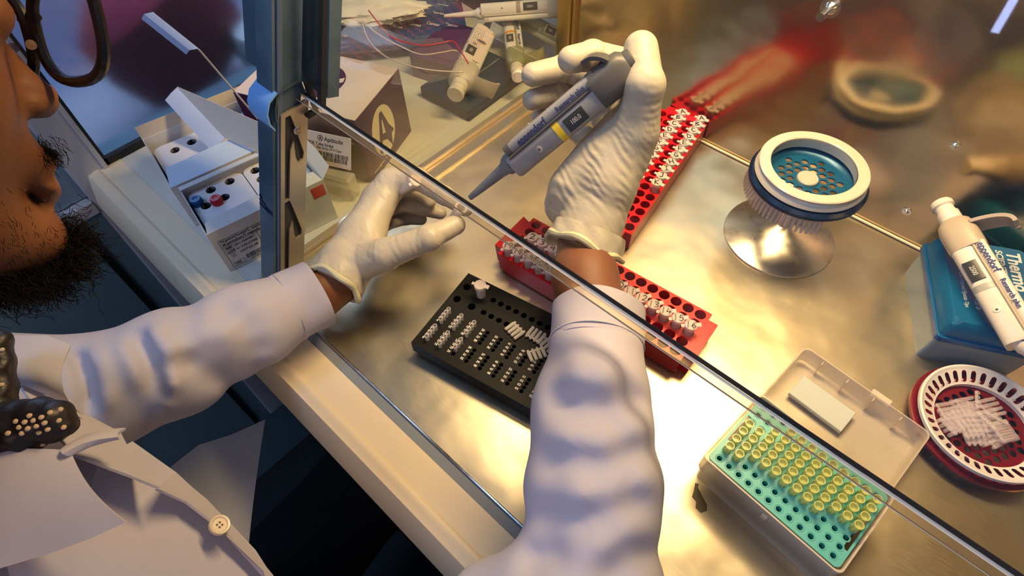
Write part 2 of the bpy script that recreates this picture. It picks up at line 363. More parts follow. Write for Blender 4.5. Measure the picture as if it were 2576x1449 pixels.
# left ledge (outside the glass) and the front lip
b = MB(); b.box((-640, 430, -12), (322, 780, 24), bev=1); b.build('side_ledge', mat('ledge cream coat', (0.74, 0.70, 0.60), 0.42, bump=[(60, 0.0003)]), cab, label='white side ledge')
b = MB()
prof = [(93, -20), (93, 0.0), (82, 0.0)]
b.loft([[(x, y, z) for y, z in [(93, -14), (93, -0.6), (81.6, -0.6), (81.6, -14)]] for x in (-480, 452)], 1)
b.loft([[(x, y, z) for y, z in [(81.5, -14), (81.5, 0.6), (54, 0.9), (52.5, 2.2), (50, 3.6), (46, 3.4), (43, 1.8), (38.5, 1.4), (37, -0.5), (26, -40), (26, -60), (40, -60)]] for x in (-800, 452)], 0, smooth=False)
b.build('front_lip', [paint, mat('lip grey strip', (0.24, 0.27, 0.31), 0.4)], cab, label='cream painted front lip with raised edge')
b = MB(); b.tube([(-480, 93.2, 0.6), (452, 93.2, 0.6)], 1.3, 8); b.build('front_bead', steel_part, cab)
b = MB(); b.box((-170, 120, -480), (1240, 120, 840)); b.build('base_cabinet', mat('base dark', (0.02, 0.022, 0.025), 0.6), cab)
# slanted front post with notches (left jamb of the sash)
LEAN = 0.405
def post_pt(x, a, s):      # a: across (y at z=0), s: height
    return (x, a+LEAN*s, s)
b = MB()
for x0, x1, a0, a1, mi in [(-476, -452, 92, 122, 0), (-454, -450, 96, 101, 2)]:
    b.loft([[post_pt(x, a, z) for x, a in ((x0, a0), (x1, a0), (x1, a1), (x0, a1))] for z in (0, 600)], mi, caps=True)
po = b.build('front_post', [post_paint, post_metal, mat('post edge', (0.12, 0.17, 0.26), 0.35)], cab, label='blue grey slanted post')
b = MB()
for P_ in [[(-475, 98), (-468, 97), (-462, 94), (-456, 94), (-453, 91)], [(-475, 94), (-469, 92.5), (-463, 92), (-458, 91)], [(-475, 103), (-471, 100)]]: b.tube([post_pt(x, 91.7, z) for x, z in P_], .9, 6)
b.build('pen_mark', mat('navy marker', (0.004, 0.006, 0.03), .5), po, label='short navy marker stroke')
# notched plate on the inner side: outline in (across, height)
def notch(z0):
    return [(102.5, z0-66), (102.5, z0), (106, z0+3.5), (108.5, z0), (109.0, z0-12), (112, z0-19), (116.5, z0-22.5), (119, z0-26), (119.3, z0-31), (120.5, z0-34), (124.4, z0-33), (125.5, z0-28), (123.6, z0-20), (110, z0+14), (110, z0+50), (107, z0+56), (102.5, z0+56)]
out = [(98.5, 0), (128, 0), (128, 186), (122, 186), (98.5, 186)]
def slot(z0):     # an upper vertical slot that runs down-right into a hook
    return [(103, z0), (103, z0-58), (108.5, z0-58), (109, z0-10), (112.5, z0-3), (115, z0-20), (118, z0-27), (123.5, z0-26), (124.5, z0-20), (112, z0+14), (108.5, z0+22), (103, z0+22)][::-1]
me = flat([out, slot(78), slot(160)], 2.5)
b = MB()
TP = Matrix(((0, 0, -1, -448.5), (1, LEAN, 0, 0), (0, 1, 0, 0), (0, 0, 0, 1)))
b.mesh(me, 0, TP)
b.build('notched_plate', post_metal, po, label='satin metal plate with hook shaped slots')
b = MB(); b.loft([[post_pt(-451.6, a, z) for a in (100, 127)]+[post_pt(-453, a, z) for a in (127, 100)] for z in (0, 186)], 0, caps=True); b.build('slot_back', slot_dark, po)
b = MB(); T = Matrix.Translation((-448.5, 183, 165)) @ Matrix.Rotation(math.pi/2, 4, 'Y')
b.lathe([(4.2, 0), (4.2, 1.2), (3.2, 2.0), (1.5, 2.0), (1.2, 1.0), (0, 1.0)], 18, 0, T); b.build('screw', steel_part, po)
# blue bent catch on top of the plate
b = MB()
cpt = [(203, 194), (203, 206), (197, 207.5), (184, 207), (176, 203), (171, 195), (168, 186), (167.5, 182)]
b.grid([[(-472+k*6, y, z) for y, z in cpt] for k in range(5)], 0, thick=1.4)
b.build('sash_catch', mat('catch blue', (0.10, 0.15, 0.18), 0.3, metal=0.5), po, label='bent metal catch')
b = MB(); b.grid([[(-479+k*3.1, y, z) for y, z in [(178, 208), (168, 203), (162, 194), (160.5, 184), (163, 176)]] for k in range(11)], 0, thick=1.5)
b.build('catch_grip', mat('catch pale blue', (0.24, 0.50, 0.90), 0.4), po, label='pale blue rounded grip of the catch')
b = MB(); b.loft([[(-446, 203+LEAN*0+dy, z) for dy in (0, 5)]+[(-442, 203+dy, z) for dy in (5, 0)] for z in (178, 206)], 0, caps=True)
b.box((-444, 200, 176), (6, 12, 3)); b.build('catch_pin', black_rub, po)
# sash: slanted pane, 7 mm thick
SL = 0.37
nv = Vector((0, -1, SL)).normalized(); dv = Vector((0, SL, 1)).normalized()
S0 = Vector((0, 202, 190))
def sp(x, t, n=0): return S0+Vector((x, 0, 0))+dv*t+nv*n
sash = MB()
sash.add([sp(-509, 4), sp(452, 4), sp(452, 470), sp(-509, 470)], [(0, 1, 2, 3)], 0)
sash_o = sash.build('sash_glass', glass, cab, label='tilted clear sash pane')
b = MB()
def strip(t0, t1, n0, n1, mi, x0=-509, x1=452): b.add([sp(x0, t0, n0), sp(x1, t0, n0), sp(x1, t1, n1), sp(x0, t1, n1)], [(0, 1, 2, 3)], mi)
strip(0.9, 4.6, -0.2, 0.0, 0)                     # dark line painted for refraction in the glass edge
strip(-0.3, 0.9, 1.6, 0.0, 1)  # pale line painted for refraction and lamp glint
b.build('lower_edge', [edge_refr_dark, edge_refr_lite], sash_o, label='lower edge of the sash with painted dark and pale refraction lines')
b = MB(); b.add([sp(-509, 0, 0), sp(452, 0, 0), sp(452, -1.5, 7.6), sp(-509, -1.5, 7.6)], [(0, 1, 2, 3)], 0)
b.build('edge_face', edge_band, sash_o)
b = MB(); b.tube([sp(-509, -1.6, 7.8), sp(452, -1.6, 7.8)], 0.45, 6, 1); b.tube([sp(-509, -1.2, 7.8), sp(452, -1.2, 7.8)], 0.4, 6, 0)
b.build('outer_edge', [edge_brown, edge_refr_lite], sash_o)
b = MB()
def bar(x0, x1, t0, t1, n0, n1, mi=0):
    b.loft([[tuple(sp(x, t, n)) for x, n in ((x0, n0), (x1, n0), (x1, n1), (x0, n1))] for t in (t0, t1)], mi, caps=True)
bar(-433, -427, -3, 470, -6, -1); b.build('inner_seal', black_rub, sash_o)
b = MB(); bar(-513, -503, 2, 470, -4, 6); b.build('side_seal', black_rub, sash_o)
b = MB(); bar(-540, -513, 0, 470, -14, 4); b.build('side_rail', mat('rail blue grey', (0.07, 0.11, 0.15), 0.4), sash_o)
b = MB()
bar(-500, -436, 2, 470, -26, -14, 0); bar(-486, -478, 10, 470, -14, -9, 1); bar(-462, -458, 30, 470, -14, -8, 1)
b.build('jamb_back', [post_paint, mat('jamb line', (0.07, 0.11, 0.15), 0.3)], sash_o)
# far room tube lamp whose reflection shows in the sash
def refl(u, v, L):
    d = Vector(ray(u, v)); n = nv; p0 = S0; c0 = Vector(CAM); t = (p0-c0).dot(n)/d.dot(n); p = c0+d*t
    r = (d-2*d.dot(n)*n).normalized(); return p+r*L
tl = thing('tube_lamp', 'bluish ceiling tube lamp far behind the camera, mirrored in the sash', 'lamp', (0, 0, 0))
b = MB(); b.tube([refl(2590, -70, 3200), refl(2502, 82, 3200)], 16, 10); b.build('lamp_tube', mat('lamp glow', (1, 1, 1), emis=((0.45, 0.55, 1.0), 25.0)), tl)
# ------------------------------------------------------------------ plastics
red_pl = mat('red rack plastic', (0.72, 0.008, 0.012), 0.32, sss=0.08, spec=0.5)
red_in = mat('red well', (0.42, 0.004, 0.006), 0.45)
tube_pl = mat('clear tube plastic', (0.94, 0.82, 0.74), 0.18, alpha=0.34)
cap_pl = mat('frosted cap plastic', (0.92, 0.78, 0.70), 0.28, alpha=0.66)
ink = mat('marker ink', (0.02, 0.02, 0.03), 0.4)
black_pl = mat('black rack plastic', (0.008, 0.0075, 0.0075), 0.5, spec=0.2, bump=[(300, 0.00012)])
hole_blk = mat('deep hole', (0.002, 0.002, 0.002), 0.7)
white_ink = mat('white print', (0.80, 0.78, 0.74), 0.5)
# ---- 1.5 ml tubes
def tube_body(ht=39.0, r=5.1, rim=True):
    b = MB(); prof = [(0, -ht+2), (1.6, -ht+1.3), (2.2, -ht+3), (r-.7, -ht+19), (r-.2, -ht+22), (r, -2), (r, 0)]
    b.lathe(prof, 18); b.lathe([(r-1.0, 0), (r-1.1, -3), (r-1.2, -ht+22), (1.4, -ht+4), (0, -ht+3.4)], 18)
    if rim: b.lathe([(r, -2.2), (r+1.2, -2.2), (r+1.2, 0), (r-1.0, 0)], 18)
    return b
def cap_mesh(txt, ta, tabdir, r=6.0, rs=None):
    b = MB()
    b.lathe([(r, -0.6), (r+.15, .3), (r, 1.5), (r-.8, 1.9), (r-1.2, 1.45), (0, 1.45)], 22)
    b.lathe([(r-1.6, 1.45), (r-1.6, -2.5)], 18)
    T = TR((0, 0, 0.4), rz=tabdir)
    b.box((r+1.6, 0, 0.6), (4.2, 4.6, 1.6), 0, T, bev=.35)
    b.box((-r-1.2, 0, -0.6), (3.6, 3.2, 0.7), 0, T)
    if txt: hand_text(b, txt, 7.4 if len(txt) < 2 else 6.6, 1, TR((0, 0, 1.72), rz=ta, s=(1, 1, 1)), 0.0, 1.0)
    return b
TB_ME = None
def place_tube(txt, x, y, ztop, label, group, tabdir, ta, r=5.1, lean=0):
    global TB_ME
    t = thing('microtube', label, 'tube', (x, y, ztop), lean, group)
    if TB_ME is None:
        o = tube_body().build('tube_body', tube_pl, t); TB_ME = o.data
    else:
        o = bpy.data.objects.new('tube_body', TB_ME); C.objects.link(o); o.parent = t
    cap_mesh(txt, ta, tabdir).build('cap', [cap_pl, ink], t)
    return t
# ---- 80 place red racks
def red_rack(label, rows=5, cols=16, px=13.18, py=12.5, H=28.5):
    r = thing('tube_rack', label, 'rack', (0, 0, 0), 0, 'red eighty-place tube racks')
    L, W = px*cols+5, py*rows+1.5
    out = [(-L/2, -W/2), (L/2, -W/2), (L/2, -24), (L/2+10, -27), (L/2+10, 24), (L/2, 24), (L/2, W/2), (-L/2, W/2), (-L/2, 24), (-L/2-10, 27), (-L/2-10, -24), (-L/2, -24)]
    hol = [circ((i-(cols-1)/2)*px, (j-(rows-1)/2)*py, 5.55, 18) for i in range(cols) for j in range(rows)]
    me = flat([out]+hol, 2.2); b = MB(); b.mesh(me, 0, TR((0, 0, H-2.2))); b.build('top_plate', red_pl, r)
    b = MB()
    o2 = [(p[0], p[1]) for p in out]
    lo = [(p[0]*.985, p[1]*.97) for p in out]
    b.loft([[(p[0], p[1], 3.0) for p in lo], [(p[0], p[1], H-2.2) for p in o2]], 0)
    b.loft([[(p[0]*.96, p[1]*.93, 0) for p in out], [(p[0]*.96, p[1]*.93, 6.0) for p in out]], 0, caps=True)
    b.build('side_wall', red_pl, r)
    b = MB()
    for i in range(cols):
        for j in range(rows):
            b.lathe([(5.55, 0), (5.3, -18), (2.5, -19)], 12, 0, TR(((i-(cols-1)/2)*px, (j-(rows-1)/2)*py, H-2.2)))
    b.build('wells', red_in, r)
    return r
def rack_xy(o, ang, i, j, px=13.18, py=12.5, cols=16, rows=5):
    x = (i-(cols-1)/2)*px; y = (j-(rows-1)/2)*py
    return o[0]+x*math.cos(ang)-y*math.sin(ang), o[1]+x*math.sin(ang)+y*math.cos(ang)
R1 = (-186.5, 317.5); A1 = math.radians(5.0)
rk = red_rack('red tube rack in front holding numbered tubes, wrist above it'); rk.location = Vector((R1[0], R1[1], 0))/1000; rk.rotation_euler = (0, 0, A1)
R2 = (-251.0, 492.0); A2 = math.radians(-80.0)
rk2 = dup(rk, 'red tube rack holding lettered tubes, its end against the steel back wall', loc=(R2[0], R2[1], 0), rz=A2)
WORDS = dict(enumerate('zero one two three four five six seven eight nine ten eleven twelve thirteen fourteen fifteen sixteen seventeen eighteen nineteen twenty twenty-one twenty-two twenty-three'.split()))
HD = math.radians(47); TA = math.radians(30)
for i in range(1, 16):
    n = i+1; x, y = rack_xy(R1, A1, i, 2)
    place_tube(str(n), x, y, 40, 'clear closed tube with the number %s on its cap, front red rack' % WORDS[n], 'numbered tubes', HD+random.uniform(-.15, .15), TA+random.uniform(-.12, .12))
for i in range(0, 7):
    n = 17+i; x, y = rack_xy(R1, A1, i, 0)
    place_tube(str(n), x, y, 40, 'clear closed tube numbered %s, nearest row of the front red rack' % WORDS[n], 'numbered tubes', HD+random.uniform(.3, .6), TA+random.uniform(-.1, .1))
for i in range(11):
    for j, side in ((4, 'outer'), (2, 'inner')):
        x, y = rack_xy(R2, A2, i, j)
        ch = 'ABCDEFGHIJK'[i]
        place_tube(ch, x, y, 40, 'clear closed tube marked %s in the %s row of the rear red rack' % (ch, side), 'lettered tubes', math.radians(8)+random.uniform(-.15, .15), math.radians(35)+random.uniform(-.2, .2))
# ---- black strip rack
BO = (-282.0, 143.5); BA = math.radians(10.8); BH = 21.0
bk = thing('strip_rack', 'black numbered tube strip rack with white numbers on the steel worktop', 'rack', (BO[0], BO[1], 0), BA)
BL, BW = 147.0, 99.0
groups = [(12+15.25*g, v0) for g in range(9) for v0 in (33.9, 10.5)]
hol = []
for g in range(9):
    for v0 in (33.9, 10.9):
        for k in range(4): hol.append((12+15.25*g, v0+4.55*k, 2.05))
big = [(9, 83), (8.8, 65.4), (26.9, 65.3), (27.5, 82.0)]
mid = [(41.4+9.1*k, 83.1) for k in range(11)]+[(41.2+9.1*k, 65.5) for k in range(11)]
allh = hol+[(x, y, 4.1) for x, y in big]+[(x, y, 3.0) for x, y in mid]
me = flat([[(0, 0), (BL, 0), (BL, BW), (0, BW)]]+[circ(x, y, r, 14) for x, y, r in allh], 1.5)
b = MB(); b.mesh(me, 0, TR((0, 0, BH-1.5)))
b.loft([[(0, 0, z), (BL, 0, z), (BL, BW, z), (0, BW, z)] for z in (5.5, BH-1.5)])
b.loft([[(3, 3, z), (BL-3, 3, z), (BL-3, BW-3, z), (3, BW-3, z)] for z in (0, 5.5)], caps=True)
b.add([(0, 0, 5.5), (BL, 0, 5.5), (BL, BW, 5.5), (0, BW, 5.5)], [(3, 2, 1, 0)])
b.build('rack_body', black_pl, bk)
b = MB()
for x, y, r in allh: b.lathe([(r, 0), (r, -13), (0, -13)], 12, 0, TR((x, y, BH-.5)))
b.build('hole_lining', hole_blk, bk)
b = MB()
for g in range(9):
    for row, v0 in ((0, 33.9), (1, 10.9)):
        for k in range(4):
            n = 8*g+4*row+(4-k)
            me = glyphs(str(n), 3.3, bold=0.12); b.mesh(me, 0, TR((12+15.25*g-5.4, v0+4.55*k+0.2, BH+0.08)))
b.build('printed_numbers', white_ink, bk, label='white printed numbers')
def blk(u, v): return BO[0]+u*math.cos(BA)-v*math.sin(BA), BO[1]+u*math.sin(BA)+v*math.cos(BA)
strip_pl = mat('strip tube plastic', (0.95, 0.90, 0.84), 0.12, alpha=0.34)
def mini_tube():
    b = MB(); b.lathe([(0, -15), (.8, -14.6), (1.6, -4), (1.95, -2), (1.95, 6.5), (2.25, 6.6), (2.25, 7.4), (1.6, 7.4), (1.5, 0), (1.2, -6), (0, -12)], 12); return b
ST = thing('tube_strip', 'strip of four clear small tubes beside printed numbers one to four', 'tube strip', (*blk(12, 33.9), BH), BA, 'four-tube strips in the black rack')
m0 = None
for k in range(4):
    b = mini_tube(); o = b.build('tube', strip_pl, ST, loc=(0, 4.55*k, 0))
b = MB()
for k in range(3): b.box((0, 4.55*(k+.5), 6.9), (1.2, 1.4, .8))
b.build('link', strip_pl, ST)
for (g, v0, lab) in [(0, 10.9, 'five to eight'), (1, 33.9, 'nine to twelve'), (1, 10.9, 'thirteen to sixteen'), (2, 33.9, 'seventeen to twenty')]:
    dup(ST, 'strip of four clear small tubes beside printed numbers '+lab, loc=(*blk(12+15.25*g, v0), BH), rz=BA)
S3 = dup(ST, 'shorter strip of three clear small tubes beside printed numbers twenty-one onward', loc=(*blk(12+30.5, 10.9+4.55), BH), rz=BA)
bpy.data.objects.remove([c for c in S3.children if abs(c.location.y-0.01365) < 1e-4][0])
# clear tube standing in the corner hole
t = thing('microtube', 'clear empty closed tube standing in the corner hole of the black rack', 'tube', (*blk(27.5, 82.0), BH+17))
tube_body().build('tube_body', mat('clear tube plastic b', (0.95, 0.86, 0.76), 0.15, alpha=0.50), t)
cap_mesh('', 0, math.radians(20)).build('cap', [cap_pl, ink], t)
# loose strip pieces lying on the black rack
def cap_strip(name, label, u, v, rz, n=4, flip=False, mt=None, z=BH, L=13, T=None, group='loose strips on the black rack'):
    if T is None:
        x, y = blk(u, v); root = thing(name, label, 'tube strip', (x, y, z+2.2), BA+rz, group)
    else: root = thing(name, label, 'tube strip', group=group, mtx=T)
    for k in range(n):
        b = MB(); s_ = -1 if flip else 1
        b.tube([(k*4.6, 0, 0), (k*4.6, s_*2, 0), (k*4.6, s_*L, 0)], [1.95, 2.0, 1.7], 8); b.tube([(k*4.6, -s_*2.2, 0), (k*4.6, 0, 0)], [1.3, 1.5], 8)
        b.build('tube', mt or cap_pl, root)
    b = MB(); b.box((4.6*(n-1)/2, 0, 0), (4.6*(n-1)+3, 1.8, 1.8), bev=.4); b.build('link', mt or cap_pl, root)
    return root
frost = mat('frosted strip plastic', (0.93, 0.86, 0.72), 0.3, alpha=0.72)
cap_strip('tube_strip', 'loose frosted strip lying flat on the black rack, caps up the side', 75, 69, -.33, flip=True, mt=frost, L=11)
cap_strip('tube_strip', 'loose frosted strip lying beside the first one, tubes turned away from it', 93, 64, -.05, flip=False, mt=frost, L=11)
cap_strip('tube_strip', 'frosted strip half under the right sleeve on the black rack', 108, 71, -.25, flip=True, mt=frost, L=10)
cap_strip('tube_strip', 'frosted strip nearest to the sleeve cuff, lying askew', 104, 48, .9, flip=True, mt=frost, L=10)
# ------------------------------------------------------------------ yellow tip box
TA0 = math.radians(-4.8); TO = (-1.4, 230.0); TZ = 45.0
box_pl = mat('milky box plastic', (0.80, 0.68, 0.50), 0.25, alpha=0.72)
teal_pl = mat('turquoise plate', (0.14, 0.50, 0.42), 0.3, spec=0.5, sss=0.05)
teal_in = mat('turquoise well', (0.04, 0.36, 0.33), 0.4)
tip_pl = mat('yellow tip plastic', (0.84, 0.84, 0.28), 0.22, alpha=0.52)
tb = thing('tip_box', 'open milky box with a turquoise plate of yellow tips', 'tip box', (TO[0], TO[1], 0), TA0)
x0, x1, y0, y1 = -10.5, 109.5, -9.0, 72.5
def rr4(x0, x1, y0, y1, z, r=5): return [(p[0]+(x0+x1)/2, p[1]+(y0+y1)/2, z) for p in rrect((x1-x0)/2, (y1-y0)/2, r, 4)]
b = MB(); b.loft([rr4(x0+3, x1-3, y0+3, y1-3, 0), rr4(x0+1.5, x1-1.5, y0+1.5, y1-1.5, 22), rr4(x0, x1, y0, y1, 24), rr4(x0, x1, y0, y1, TZ+1), rr4(x0+1.4, x1-1.4, y0+1.4, y1-1.4, TZ+1), rr4(x0+1.6, x1-1.6, y0+1.6, y1-1.6, TZ-3)])
b.add(rr4(x0+3, x1-3, y0+3, y1-3, 0.2), [tuple(range(20))]); b.build('box_base', box_pl, tb)
b = MB(); b.box((50, y0-1.0, TZ-7), (5, 2, 6), bev=.6); b.build('latch_stud', box_pl, tb)
out = [(p[0], p[1]) for p in rr4(x0+3.2, x1-3.2, y0+3, y1-3, 0, 4)]
nt_ = lambda x: [(x-4.0, 20), (x+0.2, 20), (x+0.2, 44), (x-4.0, 44)]
hol = [circ(9*i, 9*j, 2.25, 14) for i in range(12) for j in range(8)]
me = flat([out]+hol+[[(x1-8.5, 10), (x1-5, 10), (x1-5, 42), (x1-8.5, 42)], [(x0+5, 18), (x0+8, 18), (x0+8, 48), (x0+5, 48)]], 1.4)
b = MB(); b.mesh(me, 0, TR((0, 0, TZ-1.4)))
for i in range(12):
    for j in range(8): b.lathe([(2.25, 0), (2.9, 0), (3.2, .35), (3.5, 0)], 12, 0, TR((9*i, 9*j, TZ+.02)))
b.build('turquoise_plate', teal_pl, tb)
b = MB()
for i in range(12):
    for j in range(8): b.lathe([(2.25, 0), (2.2, -9), (0, -9)], 10, 0, TR((9*i, 9*j, TZ-.4)))
b.build('well_sleeves', teal_in, tb)
# lid, folded right back on the steel
lid_pl = mat('milky lid plastic', (0.88, 0.74, 0.56), 0.22, alpha=0.50)
b = MB(); ly0, ly1 = 76.5, 160.5
b.loft([rr4(x0+3, x1-3, ly0+3, ly1-3, 1.0, 6), rr4(x0+.8, x1-.8, ly0+.8, ly1-.8, 4, 6), rr4(x0, x1, ly0, ly1, 22, 6), rr4(x0+1.3, x1-1.3, ly0+1.3, ly1-1.3, 22, 6), rr4(x0+2.2, x1-2.2, ly0+2.2, ly1-2.2, 4.6, 6)])
b.add(rr4(x0+3, x1-3, ly0+3, ly1-3, 1.0, 6), [tuple(range(28)) if False else tuple(range(20))])
lid = b.build('lid', lid_pl, tb, label='milky lid folded back flat')
b = MB()
for k in range(4): b.box((10+k*25, ly1-4.2, 11), (1.0, 4.5, 18))
for k in range(2): b.box((20+k*60, ly0-2.0, 24), (12, 5, 2.2), bev=.5)
b.build('lid_rib', lid_pl, lid)
b = MB(); b.box((64, ly1+4, 17), (18, 9, 1.6), bev=.6); b.box((64, ly1+1, 18.4), (8, 4, 1.6), bev=.4); b.build('lid_latch', mat('latch plastic', (0.92, 0.80, 0.62), 0.2, alpha=0.6), lid)
b = MB(); b.box((31, 128, 7.0), (52, 26, 5.0), 0, bev=.6); b.build('foam_pad', mat('grey white foam', (0.62, 0.64, 0.55), 0.7), lid, label='pale grey block in the lid')
# tips
def tip_mesh():
    b = MB(); b.lathe([(0, -30), (.5, -30), (2.0, -1), (2.6, -.6), (2.6, 0), (2.75, 1), (3.0, 9), (3.1, 10.4), (3.55, 10.6), (3.6, 12), (2.8, 12), (2.55, 10), (2.2, 2), (0, 1.4)], 14)
    for k in range(6):
        a = k*math.pi/3; b.box((2.9*math.cos(a), 2.9*math.sin(a), 3.4), (.7, .7, 7))
    b.lathe([(0, 8.6), (2.6, 8.6)], 12)
    return b
occ = {0: (1, 4), 1: (1, 4), 2: (2, 5)}
for i in range(3, 9): occ[i] = (2, 6)
for i in range(9, 12): occ[i] = (3, 6)
tipme = None
def txy(i, j): return TO[0]+9*i*math.cos(TA0)-9*j*math.sin(TA0), TO[1]+9*i*math.sin(TA0)+9*j*math.cos(TA0)
for i in range(12):
    for j in range(occ[i][0], occ[i][1]+1):
        x, y = txy(i, j)
        if tipme is None: o = tip_mesh().build('pipette_tip', tip_pl, None, loc=(x, y, TZ)); tipme = o
        else: o = tipme.copy(); C.objects.link(o); o.location = Vector((x, y, TZ))/1000
        o.rotation_euler = (0, 0, random.uniform(0, 1)); tag(o, 'yellow filter tip standing in the turquoise plate of the tip box', 'pipette tip', 'yellow tips in the box')
# ------------------------------------------------------------------ carousel on its cone
CXY = (-87.5, 521.0)
cr_ = thing('rotor_stand', 'steel cone stand carrying a blue rotor wheel of small tubes', 'rotor', (*CXY, 0))
b = MB(); b.lathe([(59, 0), (60, .8), (59.5, 2.2), (57.5, 3.0), (8, 22), (6.4, 26), (6, 84), (0, 84)], 72); b.build('cone_base', cone_steel, cr_, label='polished steel cone')
blue_m = mat('blue rotor metal', (0.006, 0.020, 0.055), 0.30, metal=0.3)
blue_d = mat('blue rotor disc', (0.008, 0.10, 0.20), 0.30, metal=0.2)
b = MB(); b.lathe([(46, 86), (55, 85), (57.5, 86.5), (57.5, 90), (55, 93), (47, 94), (46, 86)], 72); b.build('rotor_wheel', blue_m, cr_, label='dark blue outer wheel')
hx = []
for q in range(-4, 5):
    for r_ in range(-4, 5):
        X = 9.3*(q+r_/2); Y = 9.3*r_*math.sqrt(3)/2
        if 13.5 < math.hypot(X, Y) < 33.5: hx.append(circ(X, Y, 3.6, 16))
me = flat([circ(0, 0, 37.5, 64)]+hx, 1.6); b = MB(); b.mesh(me, 0, TR((0, 0, 84.5)))
b.lathe([(37.5, 86), (40, 88.5), (46, 90)], 64, 0); b.build('perforated_disc', blue_d, cr_, label='blue disc with round holes')
b = MB(); b.lathe([(0, 90), (9.8, 90), (10.6, 89), (10.6, 85)], 32); b.build('knob', mat('rotor knob cream', (0.85, 0.74, 0.52), 0.25, metal=0.5), cr_)
ringm = mat('cream ring', (0.86, 0.77, 0.57), 0.30, metal=0.35)
b = MB(); b.lathe([(41, 104), (52, 104), (52.4, 105.3), (51.5, 106.3), (41.8, 106.3), (41, 105.5), (41, 104)], 80)
b.build('clamp_ring', ringm, cr_, label='flat cream top ring')
sl = [[( (47.0+dr)*math.cos(a+da), (47.0+dr)*math.sin(a+da)) for dr, da in ((-1.6, -.02), (1.6, -.02), (1.6, .02), (-1.6, .02))] for a in [math.radians(5*k) for k in range(72)]]
b = MB(); b.lathe([(40.5, 104), (41.5, 94), (43.0, 94), (42.0, 104)], 80)
for k in range(72):
    a = math.radians(5*k); b.box((0, 0, 0), (1.2, 1.6, 6), 1, TR((42.6*math.cos(a), 42.6*math.sin(a), 98), rz=a))
b.lathe([(48, 104), (53, 99), (54, 95.5), (52, 94), (46, 94.5)], 80, 0)
b.build('ring_collar', [mat('clear ring', (0.85, 0.80, 0.70), 0.2, alpha=0.8), slot_dark], cr_)
minit = MB(); minit.lathe([(1.5, 0), (1.9, .5), (1.75, -10), (1.3, -19), (.8, -20.4), (0, -20.6)], 10)
first = None
for k in range(34):
    a = math.radians(148+k*4.95)
    T = Matrix.Translation((CXY[0]+53.6*math.cos(a), CXY[1]+53.6*math.sin(a), 88)) @ Matrix.Rotation(a, 4, 'Z') @ Matrix.Rotation(math.radians(-9), 4, 'Y')
    if first is None: o = minit.build('rotor_tube', mat('rotor tube clear', (0.86, 0.72, 0.62), 0.15, alpha=0.6), None); first = o
    else: o = first.copy(); C.objects.link(o)
    mm = T.copy(); mm.translation *= 0.001; o.matrix_world = mm
    tag(o, 'small clear tube hanging from the rim of the blue rotor wheel', 'tube', 'tubes around the rotor rim')
# ------------------------------------------------------------------ red rotor dish with loose strips
RX = (151.5, 424.5)
rd = thing('rotor_dish', 'red rotor dish with a slotted white numbered ring', 'rotor', (*RX, 0))
hx = []
for q in range(-5, 6):
    for r_ in range(-5, 6):
        X = 8.4*(q+r_/2); Y = 8.4*r_*math.sqrt(3)/2
        if 8 < math.hypot(X, Y) < 35: hx.append(circ(X, Y, 3.2, 14))
red_d = mat('red dish', (0.20, 0.006, 0.009), 0.3, metal=0.2)
me = flat([circ(0, 0, 40, 64)]+hx, 1.5); b = MB(); b.mesh(me, 0, TR((0, 0, 9)))
b.lathe([(40, 10.5), (44, 13), (55, 14.5), (57.5, 14), (57.8, 11), (54, 9), (40, 9)], 80); b.build('dish', red_d, rd)
b = MB(); b.lathe([(50, 0), (52, 9), (46, 9), (44, 0)], 60)
for k in range(36):
    a = math.radians(10*k); b.lathe([(2.6, 0), (2.2, 9)], 8, 0, TR((49*math.cos(a), 49*math.sin(a), 0)))
b.build('foot_ring', mat('dish foot', (0.13, 0.05, 0.03), 0.35), rd)
wr = mat('white ring plastic', (0.88, 0.80, 0.72), 0.28)
n = 36; b = MB()
def cone(r): return 15.0+(r-39)/(52-39)*8.0
def ringpt(r, a): return (r*math.cos(a), r*math.sin(a), cone(r))
for k in range(n):
    a = 2*math.pi*k/n; w_ = 2*math.pi/n
    xs = [a-w_/2+w_*t/12 for t in range(13)]
    def hw(r):   # half width of slot at radius r
        c = 45.0; hl = 4.6
        if abs(r-c) > hl: return 0
        e = abs(r-c)-(hl-2.1)
        return 2.1 if e < 0 else math.sqrt(max(0, 2.1**2-e*e))
    rs = [39.5, 40.4, 40.8, 41.6, 43, 45, 47, 48.4, 49.2, 49.6, 50.5]
    for s_ in (-1, 1):
        vs = []
        for r_ in rs:
            h_ = hw(r_)/r_
            vs += [ringpt(r_, a+s_*max(h_, 0.0005)), ringpt(r_, a+s_*w_/2)]
        fs = [(2*i, 2*i+1, 2*i+3, 2*i+2) if s_ < 0 else (2*i+1, 2*i, 2*i+2, 2*i+3) for i in range(len(rs)-1)]
        b.add(vs, fs, 0)
b.lathe([(50.5, cone(50.5)), (52.5, cone(50.5)+1.6), (54.3, cone(50.5)+1.2), (54.5, 20), (53, 18)], 90)
b.lathe([(39.5, cone(39.5)), (38.6, cone(39.5)-.3), (38.6, 11)], 90)
for k in range(n):
    a = math.radians(10*k+93)
    me = glyphs(str(27-k if k < 26 else 99-k), 2.6, bold=.08); b.mesh(me, 1, TR((47.6*math.cos(a)*.885, 47.6*math.sin(a)*.885, cone(42.2)+.25), rz=a-math.pi/2))
b.build('slotted_ring', [wr, mat('ring print', (0.9, 0.6, 0.5), .5)], rd, label='white slotted ring')
lp = mat('loose strip plastic', (0.92, 0.80, 0.78), 0.10, alpha=0.26)
random.seed(5)
root = None; spots = []
